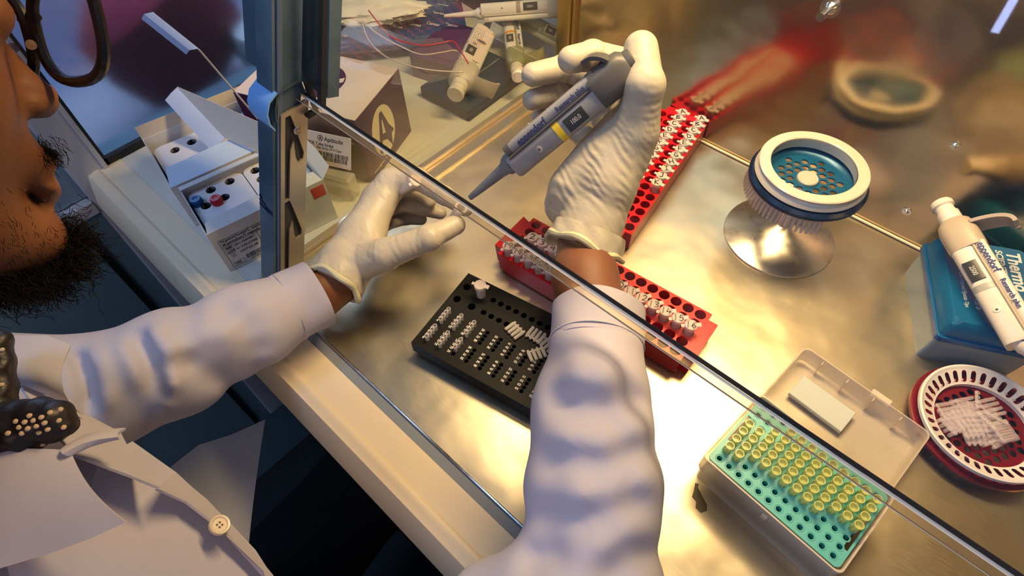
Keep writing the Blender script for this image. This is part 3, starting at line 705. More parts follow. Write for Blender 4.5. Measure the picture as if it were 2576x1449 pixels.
for k in range(26):
    a = random.uniform(0, 6.28); r_ = random.uniform(0, 24)
    x, y = -8+r_*math.cos(a), -8+r_*math.sin(a)
    if x > 12 and y > 8: x -= 22
    spots.append((x, y, 12.5+0.32*k, random.choice([-.75, -.6, 0.9, 2.3, -.85, 2.5])+random.uniform(-.25, .25), random.uniform(-.12, .12)))
for k, (x, y, z, rz, rx) in enumerate(spots):
    T = TR((RX[0]+x, RX[1]+y, z+2), rz=rz, rx=rx) @ Matrix.Translation((-7, -7, 0))
    if root is None:
        root = cap_strip('tube_strip', 'clear tube strip lying loose in the red rotor dish', 0, 0, 0, mt=lp, L=15, T=T, group='loose strips in the red dish')
    else: dup(root, mtx=T)
for k, (x, y, rz) in enumerate([(4, 6, .1), (-14, 12, 1.9), (-2, -4, -.4)]):
    T = TR((RX[0]+x, RX[1]+y, 23+k), rz=rz) @ Matrix.Translation((-7, 0, 0))
    b = MB(); b.box((7, 0, 0), (19, 2.4, 1.6), bev=.5)
    for q in range(4): b.lathe([(2.1, 0), (2.1, 1.2), (1.5, 1.4), (0, 1.0)], 12, 0, TR((q*4.6, 0, .8)))
    o = b.build('cap_strip', lp, None); mm = T.copy(); mm.translation *= .001; o.matrix_world = mm
    tag(o, 'clear strip of four tube caps on top of the loose strips', 'cap strip', 'loose cap strips in the red dish')
# ------------------------------------------------------------------ blue tip box and pipettes
ax = Vector((0.446, -0.895, 0)); bx_ = Vector((0.895, 0.446, 0))
bo = Vector((36.2, 567.0, 0))
BT = frame(bo, ax, bx_)     # z up
bb_ = thing('tip_box', 'blue lidded tip box with white lettering under a pipette', 'tip box', mtx=BT)
blue_lid = mat('blue lid plastic', (0.008, 0.12, 0.26), 0.28, spec=0.5)
blue_edge = mat('blue lid rim', (0.008, 0.11, 0.30), 0.28)
b = MB(); LX, LY = 112, 84
b.loft([rr4(2, LX-2, 0, LY-2, 0, 4), rr4(0, LX, 0, LY, 36, 4)], 0, caps=True); b.build('box_base', mat('glare toned box plastic', (0.34, 0.42, 0.42), 0.22, spec=0.7), bb_)  # base colour lightened to paint in the glare on its side
b = MB(); b.loft([rr4(-2.5, LX+2.5, -2.5, LY+2, 35, 5), rr4(-2.5, LX+2.5, -2.5, LY+2, 41, 5)], 1, caps=True)
b.loft([rr4(-.5, LX+.5, -.5, LY, 41, 5), rr4(1.5, LX-1.5, 1.5, LY-2, 56, 6), rr4(4.5, LX-4.5, 5, LY-5, 60, 7)], 0, caps=True)
bl = b.build('lid', [blue_lid, blue_edge], bb_, label='glossy blue lid')
b = MB()
def txt(b, s, size, x, y, z, rz=0, bold=.1, mi=0, align='LEFT', sc_=(1, 1, 1)): b.mesh(glyphs(s, size, align, bold), mi, TR((x, y, z), rz=rz, s=sc_))
txt(b, 'Thermo', 17, 10, 66, 60.15, bold=.5, sc_=(.86, 1, 1)); txt(b, 'SCIENTIFIC', 8.5, 10, 54, 60.15, bold=.25, sc_=(1.0, 1, 1))
txt(b, 'ART TIPS', 8.5, 62, 26, 60.15, bold=.35, sc_=(.82, 1, 1)); txt(b, 'Sterilized Filtered Pipette Tips', 5.2, 40, 16, 60.15, bold=.1, sc_=(.78, 1, 1))
b.build('lettering', white_ink, bl, label='white lettering')

def pipette(label, mtx, cols, mirror=1, ring=(0.85, 0.60, 0.02), vol='100', digits='1000', group=None, hookr=1.0, sticker=None, cat='pipette', text=True, fat=1.0, zs=1.0):
    """local: Z from nose (0) to top, -Y... face normal is +Y, X across; ridge side = mirror*X"""
    body_m, grip_m, cone_m = cols
    mtx = mtx @ Matrix.Diagonal((fat, fat, zs, 1)); p = thing('pipette', label, cat, group=group, mtx=mtx); s = mirror
    b = MB(); b.lathe([(0, 0), (2.0, 0), (2.4, .8), (3.0, 12), (4.6, 40), (5.4, 45), (7.4, 48), (8.2, 52), (8.2, 60), (0, 60)], 20); b.build('nose_cone', cone_m, p)
    b = MB()
    def sec(x0, x1, y0, y1, r, z, n=4): return [(q[0]+(x0+x1)/2, q[1]+(y0+y1)/2, z) for q in rrect((x1-x0)/2, (y1-y0)/2, r, n)]
    X0, X1 = (-12.5, 5.5) if s > 0 else (-5.5, 12.5)
    b.loft([sec(X0+1, X1, -9, 10, 5, 54), sec(X0, X1, -10, 11, 6, 57), sec(X0, X1, -10, 11, 6.5, 138), sec(X0, X1, -10.5, 11.5, 6.5, 150)], 0, caps=True, smooth=True)
    bo_ = b.build('body', body_m, p)
    b = MB(); xa, xb = (4.5, 12.5) if s > 0 else (-12.5, -4.5)
    b.loft([sec(xa, xb, -6, 9, 3, 62), sec(xa, xb+s*0.5 if s > 0 else xb, -8, 10, 3.4, 72), sec(xa, xb, -8, 10.5, 3.4, 150)], 0, caps=True, smooth=True)
    b.build('ridge', body_m, p)
    b = MB(); b.loft([sec(min(s*3.2, s*5.2), max(s*3.2, s*5.2), -10.3, 11.2, .8, z) for z in (58, 150)], 0, caps=True)
    b.loft([sec(xa-.3, xb+.3, -7, 9.6, 3, z) for z in (58, 64)], 0, caps=True); b.build('grey_seam', grip_m, p)
    b = MB(); b.loft([sec(X0-.25, X1-.1, -10.3, 11.3, 6.5, z) for z in (104, 110)], 0, caps=True); b.build('colour_ring', mat('ring %.2f%.2f' % ring[:2], ring, .35), p)
    b = MB(); b.box((s*-4.5, 11.3, 124), (10, 1.0, 20), bev=.3)
    b.mesh(glyphs(digits, 4.6, bold=.15), 1, frame((s*-4.5, 11.9, 124), (0, 0, s), (s, 0, 0)) @ TR((0, 0, 0)))
    b.build('volume_window', [mat('window dark', (0.035, 0.035, 0.035), .25), mat('digit grey', (.45, .42, .38), .4)], p)
    b = MB(); b.lathe([(2.6, 0), (2.6, .5), (1.9, .6), (0, .6)], 16, 0, Matrix.Translation((s*-4.5, 11.0, 84)) @ Matrix.Rotation(-math.pi/2, 4, 'X'))
    b.lathe([(1.0, .65), (0, .65)], 10, 1, Matrix.Translation((s*-4.5, 11.0, 84)) @ Matrix.Rotation(-math.pi/2, 4, 'X')); b.build('adjust_dot', [body_m, slot_dark], p)
    if text:
        b = MB(); up = (-1, 0, 0)
        FR = lambda z, xx: frame((xx, 10.75, z), (0, 0, s), (s, 0, 0))
        b.mesh(glyphs('eppendorf', 7.4, 'CENTER', .16), 0, FR(88 if s > 0 else 132, s*8.5)); b.mesh(glyphs('Research plus', 5.2, 'CENTER', .10), 0, FR(130 if s > 0 else 94, s*8.5))
        b.build('lettering', mat('navy print', (0.02, 0.03, 0.16), .5), p, label='navy lettering')
    b = MB()
    b.mesh(glyphs(vol, 4.4, bold=.1), 0, frame((0, 8.4, 55), (0, 0, s), (s, 0, 0))); b.build('volume_mark', ink, p)
    # head with finger hook
    b = MB()
    b.loft([sec(-13, 13, -11, 12, 8, 148), sec(-13.5, 13.5, -12, 12.5, 9, 152), sec(-13.5, 13.5, -13, 12.5, 9, 170), sec(-12, 12, -12, 11, 8, 178), sec(-9, 9, -9, 9, 7, 182)], 0, caps=True, smooth=True)
    P = []
    for k in range(13):
        t = k/12; a = math.pi*0.5*t
        x = s*(10+30*hookr*math.sin(a*1.15)); z = 170-2*math.sin(a*2)-16*t*t
        wd_ = 11*(1-0.25*t*t)*(0.3 if k == 12 else 1)
        P.append([(x, -wd_, z-1), (x, -wd_*.5, z+1), (x, 0, z+1.6), (x, wd_*.5, z+1), (x, wd_, z-1)])
    b.grid(P, 0, thick=3.0 if s > 0 else -3.0); b.build('finger_hook_head', grip_m, p, label='grip head with curved finger hook')
    b = MB(); b.lathe([(8.6, 180), (9.2, 183), (8.4, 187), (6.5, 187.6), (0, 187.6)] if zs < 1 else [(8.6, 181), (8.6, 192), (7.2, 193), (7.0, 199), (8.8, 200.5), (8.8, 205), (7.8, 206.5), (0, 206.5)], 22); b.build('push_button', grip_m if zs < 1 else body_m, p)
    if sticker:
        b = MB(); b.loft([[(x, 11.25, z) for x, z in ((-10, 60), (9, 60), (9, 142), (-10, 142))], [(x, 11.3, z) for x, z in ((-10, 60), (9, 60), (9, 142), (-10, 142))]], 0, caps=True)
        for q in range(5): b.box((-8+q*2.2, 11.4, 92), (.5, .1, 46), 1)
        b.lathe([(5.2, 0), (5.2, .3), (0, .3)], 20, 2, Matrix.Translation((2, 11.35, 96)) @ Matrix.Rotation(-math.pi/2, 4, 'X'))
        b.lathe([(5.3, 0), (5.3, .42), (0, .42)], 20, 3, Matrix.Translation((2, 11.35, 96)) @ Matrix.Rotation(-math.pi/2, 4, 'X') @ Matrix.Diagonal((1, .45, 1, 1)) )
        b.build('sticker', sticker, p, label='printed paper sticker with a round emblem')
    return p
def axis_mtx(nose, top, face):
    z = (Vector(top)-Vector(nose)).normalized(); y = Vector(face); y = (y-z*y.dot(z)).normalized(); x = y.cross(z)
    return Matrix(((x[0], y[0], z[0], nose[0]), (x[1], y[1], z[1], nose[1]), (x[2], y[2], z[2], nose[2]), (0, 0, 0, 1)))
pb = mat('pipette grey body', (0.34, 0.33, 0.33), 0.35); pg = mat('pipette dark grip', (0.10, 0.095, 0.09), 0.4); pc = mat('pipette grey cone', (0.17, 0.19, 0.22), 0.4)
cb = mat('pipette cream body', (0.86, 0.76, 0.62), 0.35); cg = mat('pipette beige grip', (0.52, 0.42, 0.30), 0.4)
N1 = Vector(at(1182, 498, 120)); N2 = Vector(at(1592, 152, 238))
toc = Vector(CAM)-(N1+N2)/2
pipette('grey pipette with a yellow ring held in the raised gloved hand', axis_mtx(N1, N2, toc.normalized()+Vector((0.15, -0.25, 0))), (pb, pg, pc), mirror=1, digits='100.0', vol='200', fat=1.2, zs=.995, hookr=.3)
T2 = Vector(at(2396, 560, 86)); E2 = Vector(at(2560, 830, 78))
d = (T2-E2).normalized(); Lp = 182
pipette('cream pipette lying slanted across the blue tip box lid', axis_mtx(T2-d*Lp, T2, Vector(CAM)-T2), (cb, cg, cb), mirror=-1, ring=(0.45, 0.42, 0.36), vol='10', digits='2500', hookr=.8, fat=1.12)
# ------------------------------------------------------------------ things on the side ledge
card = mat('white card', (0.74, 0.72, 0.70), 0.55); cardin = mat('card inside', (0.56, 0.52, 0.48), 0.6)
foam = mat('white foam tray', (0.78, 0.76, 0.78), 0.5); dkhole = mat('tray hole', (0.03, 0.03, 0.04), 0.6)
purple = mat('purple card', (0.05, 0.005, 0.055), 0.55, spec=0.15); redp = mat('red print', (0.62, 0.015, 0.01), 0.5); navyp = mat('navy card', (0.008, 0.032, 0.085), 0.6, spec=0.12)
def kit_box(name, label, A, u, L, W, H, group=None):
    u = Vector((*u, 0)).normalized(); v = Vector((-u.y, u.x, 0))
    r = thing(name, label, 'carton', mtx=frame((A[0], A[1], 0), u, v), group=group)
    b = MB(); t = 1.0
    for c, d in [((L/2, t/2, H/2), (L, t, H)), ((L/2, W-t/2, H/2), (L, t, H)), ((t/2, W/2, H/2), (t, W-2*t, H)), ((L-t/2, W/2, H/2), (t, W-2*t, H)), ((L/2, W/2, .5), (L, W, 1))]: b.box(c, d)
    b.build('carton_body', card, r); return r
KU = (24, 130.6)
k1 = kit_box('kit_carton', 'open white carton with a printed label, red and blue capped vials inside', (-513, 76), KU, 133, 88, 62)
def tray(root, x0, x1, y0, y1, z, holes):
    b = MB(); me = flat([[(p[0]+(x0+x1)/2, p[1]+(y0+y1)/2) for p in rrect((x1-x0)/2, (y1-y0)/2, 9, 6)]]+[circ(x, y, 5.6, 20) for x, y in holes], 4)
    b.mesh(me, 0, TR((0, 0, z-4))); b.loft([rr4(x0, x1, y0, y1, 4, 9), rr4(x0, x1, y0, y1, z-4, 9)], 0)
    for x, y in holes: b.lathe([(5.6, z-.2), (5.6, z-16), (0, z-16)], 16, 1, TR((x, y, 0)))
    b.build('foam_tray', [foam, dkhole], root)
tray(k1, 3, 66, 4, 84, 52, [(15, 54), (28, 75), (36, 54), (50, 75), (16, 75)][0:4]); tray(k1, 67, 130, 4, 84, 52, [(80, 74), (80, 56), (100, 74), (102, 55)])
for (x, y), col, nm in [((9, 62), (0.005, 0.10, 0.28), 'blue'), ((27, 50), (0.50, 0.008, 0.02), 'red')]:
    T = frame((-513, 76, 0), Vector((*KU, 0)), Vector((-KU[1], KU[0], 0))) @ TR((x, y, 52))
    v_ = thing('vial', 'vial with a %s ribbed cap in the foam tray of the open carton' % nm, 'vial', mtx=T)
    b = MB(); b.lathe([(0, 7.5), (2.5, 7.5), (3.0, 8.5), (5.6, 8.5), (6.2, 7.6), (6.2, 1), (5.8, 0)], 24)
    for q in range(24): b.box((6.2*math.cos(q*.2618), 6.2*math.sin(q*.2618), 4), (.5, .5, 6), 0)
    b.build('cap', mat(nm+' cap', col, .35), v_)
    b = MB(); b.lathe([(5.2, .6), (5.2, -14), (0, -14)], 18); b.build('vial_body', tube_pl, v_)
# label face print (face normal = +x side, local y = 0 plane)
FT = frame((0, -0.15, 0), (1, 0, 0), (0, 0, 1))   # text plane on the front wall
pr = mat('black print', (0.03, 0.03, 0.035), 0.5)
b = MB()
def line(x0, y0, x1, y1, w_=.5): b.ribbon([(x0, y0), (x1, y1)], w_, 0, FT, .05)
for s_ in [((6, 4), (6, 47)), ((6, 47), (70, 47)), ((6, 37), (70, 37)), ((45, 37), (45, 6)), ((6, 4), (70, 4))]: line(*s_[0], *s_[1])
def tx(s_, x, y, sz, bold=.08, sx=1.0): b.mesh(glyphs(s_, sz, 'LEFT', bold), 0, FT @ TR((x, y, .06), s=(sx, 1, 1)))
tx('N.gonorrhoeae/C. trachomatis', 8, 44.6, 5.2, .12, .85); tx('M.genitalium/T.vaginalis DNA', 8, 39.6, 5.2, .12, .85)
tx('REF', 9, 33, 4, .2); tx('SB1-100PMT', 18, 33, 4.4); tx('LOT', 9, 27, 4, .2); tx('21-22E-H70B', 18, 27, 4.4); tx('2027-02-28', 20, 21, 4.4)
for xx, ww in [(8.5, .3), (8.5, .3)]: pass
for (xa, ya, xb, yb) in [(8, 35.2, 16.5, 35.2), (8, 31, 16.5, 31), (8, 31, 8, 35.2), (16.5, 31, 16.5, 35.2), (8, 29.2, 16.5, 29.2), (8, 25, 16.5, 25), (8, 25, 8, 29.2), (16.5, 25, 16.5, 29.2), (10, 18.6, 15, 18.6), (10, 18.6, 12.5, 21), (15, 18.6, 12.5, 21), (12.5, 21, 10, 23.4), (12.5, 21, 15, 23.4), (10, 23.4, 15, 23.4), (8, 5.6, 20, 5.6), (8, 10.4, 20, 10.4), (8, 5.6, 8, 10.4), (20, 5.6, 20, 10.4)]: line(xa, ya, xb, yb, .35)
tx('UDI', 9.5, 8, 4, .15); x = 23.0; random.seed(3)
while x < 66:
    w_ = random.choice([.4, .6, 1.0]); b.box((x, 10.5, .06), (w_, 6.5, .1), 0, FT); x += w_+random.choice([.4, .6, .9])
tx('(01) 0 8806  (10) 212', 26, 5.6, 2.4, .02); tx('100', 58, 33, 4); tx('Rxn', 58, 28, 3.6)
b.add([(50, 22, .06), (58, 22, .06), (56, 26, .06), (54, 24.5, .06), (52, 26.5, .06)], [(0, 1, 2, 3, 4)], 0, FT)
for s_ in [((48, 34), (52, 30)), ((56, 34), (52, 30)), ((52, 30), (52, 26))]: line(*s_[0], *s_[1], .4)
b.build('label_print', pr, k1, label='black printed label')
b = MB(); b.box((123, -.2, 49), (15, .3, 15)); b.build('red_square', redp, k1, label='solid red square'); b = MB()
b.ribbon([(73, 46), (92, 46), (92, 4), (73, 4)], .3, 0, FT, .05); b.build('label_edge', cardin, k1)
b = MB()
# folded outer flap leaning from the top of the label wall, and the far wall flap
b.grid([[(-2+x*0.0, -0.5, 62), (40, -.5, 62), (90, -.5, 62), (131, -.5, 62)], [(6, -7, 72), (40, -9, 74), (90, -9, 74), (126, -7, 72)]] if False else [[(1, 0, 61.5), (66, 0, 61.5), (132, 0, 61.5)], [(5, 13, 66), (66, 15, 68), (128, 14, 66)]], 0, smooth=False, thick=.7)
b.grid([[(0, 88, 62), (66, 88, 62), (133, 88, 62)], [(0, 80, 63), (66, 79, 64), (133, 80, 63)]], 0, smooth=False, thick=.7)
b.grid([[(133, 0, 62), (133, 44, 62), (133, 86, 62)], [(146, 8, 68), (147, 44, 70), (146, 76, 66)]], 0, smooth=False, thick=.7)
b.build('carton_flap', card, k1)
def quad(b, P, mi=0, th=.7): b.grid([[P[0], P[1]], [P[3], P[2]]], mi, smooth=False, thick=th)
kl = thing('carton_lid', 'loose cream carton lid with red and blue print, tucked flap facing up', 'carton lid', (0, 0, 0))
b = MB(); quad(b, [at(447, 218, 104), at(664, 312, 96), at(664, 385, 66), at(568, 347, 66)]); b.build('lid_panel', mat('cream card', (0.80, 0.70, 0.58), .55), kl)
b = MB(); P = [at(447, 218, 104), at(568, 347, 66), at(533, 382, 58), at(415, 252, 96)]
rows = []
for i in range(6):
    t = i/5; a = Vector(P[0])*(1-t)+Vector(P[1])*t; c_ = Vector(P[3])*(1-t)+Vector(P[2])*t
    rows.append([a, a*.5+c_*.5+Vector((1, -1, 1)), c_])
b.grid(rows, 0, thick=.7, smooth=False); b.build('tuck_flap', mat('blue white card', (0.50, 0.58, 0.78), .5), kl, label='pale blue tuck flap')
b = MB(); o = Vector(at(585, 285, 90)); e = Vector(at(664, 330, 87)); o2 = Vector(at(640, 372, 68))
xa = (e-o); ya = (o-o2); T = frame(o*.5+e*.5+Vector((0, 0, 2)), xa, ya)
nrm = T.to_3x3() @ Vector((0, 0, 1)); 
b.mesh(glyphs('CAUTIOUS', 7.0, 'CENTER', .15), 0, T @ TR((0, -10, .8))); b.mesh(glyphs('& SAFE', 7.0, 'CENTER', .3), 1, T @ TR((4, 2, .8)))
b.build('lid_print', [pr, redp], kl)
k2 = kit_box('kit_carton', 'open white carton further back with only foam trays showing', (-606, 86), KU, 133, 104, 62)
tray(k2, 3, 66, 4, 96, 50, [(25, 78), (46, 80)]); tray(k2, 68, 130, 4, 96, 50, [(90, 80), (110, 80)])
b = MB(); b.grid([[(0, 0, 62), (66, 0, 62), (133, 0, 62)], [(6, 34, 63), (66, 36, 64), (127, 34, 63)]], 0, smooth=False, thick=.7); b.build('carton_flap', mat('card flap blue', (0.58, 0.68, 0.80), .5), k2)
b = MB(); b.grid([[(0, 104, 62), (133, 104, 62)], [(0, 106, 78), (133, 106, 78)]], 0, smooth=False, thick=.7); b.build('back_wall_flap', mat('card warm', (0.72, 0.62, 0.50), .55), k2)
k3 = thing('carton_lid', 'upright carton lid seen on its edge, pale tuck flap at its top', 'carton lid', (0, 0, 0))
b = MB(); quad(b, [at(497, 122, 178), at(503, 124, 177), at(668, 318, 70), at(662, 316, 71)], th=.8)
b.build('upright_lid', mat('card warm', (0.72, 0.62, 0.50), .55), k3)
b = MB(); P = [at(385, 30, 205), at(500, 122, 178), at(468, 137, 172), at(356, 48, 200)]
rows = []
for i in range(5):
    t = i/4; a = Vector(P[0])*(1-t)+Vector(P[1])*t; c_ = Vector(P[3])*(1-t)+Vector(P[2])*t
    rows.append([a, a*.5+c_*.5+Vector((3, -3, 4)), c_])
b.grid(rows, 0, thick=.7); b.build('upright_flap', mat('blue white card', (0.50, 0.58, 0.78), .5), k3, label='pale blue tuck flap')
# purple and white carton with the ringed A
PA, PB = Vector((-503, 272, 0)), Vector((-542, 370, 0)); pu = (PB-PA).normalized(); pvv = Vector((-pu.y, pu.x, 0))
pb_ = thing('purple_carton', 'white topped purple carton with a large ringed letter A', 'carton', mtx=frame(PA, pu, pvv))
L, W, H = 106, 165, 95
b = MB(); b.box((L/2, W/2, H/2-.5), (L, W, H-1), 0); b.box((L/2, W/2, H-.5), (L-1, W-1, 1.0), 1); b.build('carton_body', [purple, mat('pinkish card top', (0.80, 0.66, 0.60), .5)], pb_)
def logo(b, T, R_=27, mi=0, mi2=1):
    b.mesh(flat([circ(0, 0, R_, 40)], .25), mi, T)
    A_ = [[(-19, -17), (-14, -22), (-8, -8), (3, -12), (12, -25), (15, -12), (22, -10), (14, 0), (4, 21), (-2, 21)], [(-4, -2), (3, -4), (2, 12), (0, 12)][::-1]]
    b.mesh(flat([[(x*R_/27, y*R_/27) for x, y in a] for a in A_], .25), mi2, T @ TR((0, 0, .15)))
b = MB(); logo(b, frame((47, -.2, 46), (1, 0, 0), (0, 0, 1)) @ TR((0, 0, 0), s=(.95, 1.25, 1))); b.mesh(glyphs('www.solgent.com', 4.5, 'LEFT', .05), 0, frame((8, -.3, 10), (1, 0, 0), (0, 0, 1)))
b.build('side_logo', [mat('cream print', (0.85, 0.72, 0.50), .5), purple], pb_, label='cream oval with a dark letter A')
b = MB(); logo(b, TR((52, 80, H+.1), rz=math.radians(60), s=(1.1, 1.1, 1)), 30, 1, 0); b.mesh(flat([circ(0, 0, 12, 20)], .2), 1, TR((20, 128, H)))
b.build('top_logo', [mat('pinkish card top', (0.8, .66, .6)), purple], pb_)
b = MB(); b.mesh(glyphs('SolGent Diagnostics', 6, 'LEFT', .08), 0, frame((-.3, 60, 60), (0, -1, 0), (0, 0, 1))); b.build('end_print', mat('lilac print', (0.6, 0.45, 0.6), .5), pb_)
# small card with bar codes
P = [Vector(at(762, 326, 71)), Vector(at(884, 345, 71)), Vector(at(902, 437, 37)), Vector(at(752, 398, 37))]
cd = thing('label_card', 'white barcode card in a clear bag behind the side glass', 'card', mtx=frame((P[0]+P[1]+P[2]+P[3])/4, (P[1]-P[0]+P[2]-P[3]), (P[0]-P[3]+P[1]-P[2])))
cw, ch_ = (P[1]-P[0]).length, (P[0]-P[3]).length
b = MB(); b.box((0, 0, 0), (cw, ch_, 1.2), bev=.4); b.build('card_sheet', mat('pinkish card', (0.80, 0.66, 0.58), .5), cd)
b = MB(); b.mesh(glyphs('Aptitude', 7, 'LEFT', .1), 0, TR((-4, ch_*.32, .8))); b.lathe([(3.6, 0), (2.9, .05)], 20, 0, TR((-9, ch_*.33, .8))); b.mesh(glyphs('A', 5, bold=.2), 0, TR((-9, ch_*.33, .8)))
b.mesh(glyphs('PCR Tube Stripe', 5, 'LEFT', .08), 0, TR((-26, ch_*.14, .8))); b.mesh(glyphs('0.1mL, Flat Strips of 4 Caps', 4, 'LEFT', .06), 0, TR((-26, ch_*.03, .8)))
for row, x0_, x1_ in ((-.14, -15, 28), (-.28, -5, 26)):
    x = x0_
    while x < x1_:
        w_ = random.choice([.5, .8, 1.2]); b.box((x, ch_*row, .75), (w_, 5, .1)); x += w_+random.choice([.5, .7, 1.3])
b.build('card_print', pr, cd)
o = MB(); o.box((0, 0, 17), (66, 18, 34), bev=3); o = o.build('clear_pack', mat('milky pack film', (0.80, 0.74, 0.60), .2, alpha=.45), None, loc=(-528, 232, 0)); o.rotation_euler = (0, 0, .38); tag(o, 'small milky plastic pack under the barcode card', 'pack')
# blue printed pouch with tissue on it
bp_ = mat('blue pouch film', (0.015, 0.07, 0.20), 0.25); tissue = mat('white tissue', (0.86, 0.76, 0.62), .6, bump=[(60, .0012)])
pc_ = Vector(at(985, 62, 26)); TB = frame(pc_, Vector((.62, .78, 0)), Vector((-.78, .62, 0)))
pw = thing('printed_pouch', 'navy pouch with slanted white lettering, tissue lying over it', 'pouch', mtx=TB)
b = MB(); rings = []
for k in range(15):
    t = -1+2*k/14; w_ = 62*(1-abs(t)**6*.25); h_ = 22*(1-abs(t)**3*.85)+1
    rings.append([(t*112, w_*math.cos(a)*(abs(math.cos(a))**.2 if True else 1), h_*math.sin(a)) for a in [2*math.pi*q/24 for q in range(24)]])
b.loft(rings, 0, caps=True, smooth=True)
b.build('pouch', bp_, pw)
b = MB()
for ix in range(-3, 5):
    for iy in range(-2, 2):
        x, y = ix*27+iy*9, iy*26+12
        if abs(x) > 95: continue
        w_ = 62; zz = 22*(1-abs(x/112)**3*.85)*math.sqrt(max(0, 1-(y/64)**2))+1.8
        b.mesh(glyphs('Qiagen'[:0]+'Canvax', 7, 'CENTER', .1), 0, TR((x, y, zz), rz=-.5, rx=-y/64*.6))
b.build('pouch_print', white_ink, pw)
def blob(name, label, cat, c, r, m, seed, n=28, amp=.25, freq=1.6, flat_z=.5):
    b = MB(); rings = []
    for i in range(n+1):
        th = math.pi*i/n; ring = []
        for j in range(2*n):
            ph = math.pi*j/n; d = Vector((math.sin(th)*math.cos(ph), math.sin(th)*math.sin(ph), math.cos(th)))
            k = 1+amp*mnoise.noise(d*freq+Vector((seed, 0, 0)))+amp*.8*abs(mnoise.noise(d*freq*2.7+Vector((0, seed, 0))))
            ring.append((d.x*r[0]*k, d.y*r[1]*k, d.z*r[2]*k))
        rings.append(ring)
    b.loft(rings, 0, smooth=False); o = b.build(name, m, None, loc=c); tag(o, label, cat); return o
o = blob('tissue_wad', 'crumpled white tissue draped over the navy printed pouch', 'tissue', at(915, 22, 64), (84, 34, 13), tissue, 3.1, amp=.3, freq=1.9); o.rotation_euler = (0, 0, math.radians(38))
# clear zip bag: soft sheet with a red line and pale zip ribs
bag = thing('zip_bag', 'clear zip bag with a red seal line behind the side glass', 'bag')
bz = 58; film = pane_mat('bag film', tint=(.93, .9, .88), boost=.8, haze=.10, hazecol=(.9, .75, .68), rough=.1)
b = MB(); A_ = [(905, 30), (960, 70), (1040, 100), (1110, 95), (1170, 150)]; B_ = [(800, 140), (870, 175), (950, 210), (1050, 215), (1165, 190)]
rows = []
for q in range(9):
    t = q/8; rows.append([at(a[0]*(1-t)+c_[0]*t, a[1]*(1-t)+c_[1]*t, bz+44-10*t+5*math.sin(i*1.7+q*.9)) for i, (a, c_) in enumerate(zip(A_, B_))])
b.grid(rows, 0); b.build('bag_film', film, bag)
def crv(pts, zs, r, m, nm):
    b = MB(); P = [Vector(at(u, v, z)) for (u, v), z in zip(pts, zs)]; Q = []
    for i in range(len(P)-1):
        p0 = P[max(i-1, 0)]; p1 = P[i]; p2 = P[i+1]; p3 = P[min(i+2, len(P)-1)]
        for k in range(6):
            t = k/6; Q.append(.5*((2*p1)+(p2-p0)*t+(2*p0-5*p1+4*p2-p3)*t*t+(3*p1-p0-3*p2+p3)*t**3))
    Q.append(P[-1]); b.tube(Q, r, 6); b.build(nm, m, bag)
rl = mat('red seal', (0.62, 0.02, 0.05), .4); wrb = mat('pale rib', (0.92, 0.76, 0.68), .3)
crv([(927, 26), (960, 68), (990, 96), (1060, 114), (1110, 108), (1140, 104), (1160, 130), (1178, 160)], [102]*8, .9, rl, 'seal_line')
crv([(910, 55), (930, 105), (975, 145), (1040, 168), (1100, 178), (1165, 181)], [96]*6, .8, wrb, 'zip_rib')
crv([(912, 52), (950, 85), (1010, 118), (1060, 137), (1110, 132), (1150, 128), (1165, 160)], [98]*7, .8, wrb, 'zip_rib')
# navy tray and spare pipettes
nb = thing('navy_box', 'flat navy box lying under the spare pipettes', 'box', mtx=frame(Vector((-497, 437, 0)), Vector((-.05, 1, 0)), Vector((-1, -.05, 0))))
b = MB(); b.box((60, 45, 9), (125, 92, 18), bev=2); b.build('box_body', navyp, nb); b = MB(); b.box((60, 45, 18.4), (112, 1.2, .6)); b.build('box_seam', paint_grey, nb)
stk = [mat('pink sticker', (0.85, 0.66, 0.58), .5), mat('sticker print', (.35, .30, .30), .5), mat('sticker orange', (0.80, 0.42, 0.03), .5), mat('sticker blue', (.02, .10, .35), .5)]
wb = mat('pipette white body', (0.86, 0.76, 0.66), 0.35); wg = mat('pipette pale grip', (0.60, 0.52, 0.44), .4); gg = mat('pipette olive grip', (0.30, 0.28, 0.14), .4)
T_, N_ = Vector(at(1148, 232, 44)), Vector(at(1246, 20, 38))
d = (T_-N_).normalized(); pipette('white spare pipette with a pink sticker and round emblem', axis_mtx(T_-d*200, T_, Vector(CAM)-T_), (wb, wg, wb), mirror=1, ring=(.6, .5, .45), group='spare pipettes outside the glass', sticker=stk, text=False, hookr=.8, fat=1.3)
T_, N_ = Vector(at(1302, 188, 42)), Vector(at(1282, 20, 36)); d = (T_-N_).normalized()
pipette('spare pipette with an olive grip, button pointing at the raised fingers', axis_mtx(T_-d*200, T_, Vector(CAM)-T_), (wb, gg, wb), mirror=1, ring=(.8, .35, .05), group='spare pipettes outside the glass', hookr=.9)
T_, N_ = Vector(at(1452, 15, 72)), Vector(at(1255, 30, 66)); d = (T_-N_).normalized()
pipette('spare pipette lying crosswise at the back of the ledge', axis_mtx(T_-d*190, T_, Vector(CAM)-T_), (wb, wg, wb), mirror=-1, ring=(.4, .3, .25), group='spare pipettes outside the glass', text=False)
T_, N_ = Vector(at(1448, 118, 40)), Vector(at(1335, 60, 30)); d = (T_-N_).normalized()
pipette('yellowish spare pipette lying nearest the corner post', axis_mtx(T_-d*170, T_, Vector(CAM)-T_), (mat('pipette yellow body', (.55, .50, .30), .4), gg, wb), mirror=-1, ring=(.3, .3, .2), group='spare pipettes outside the glass', text=False)
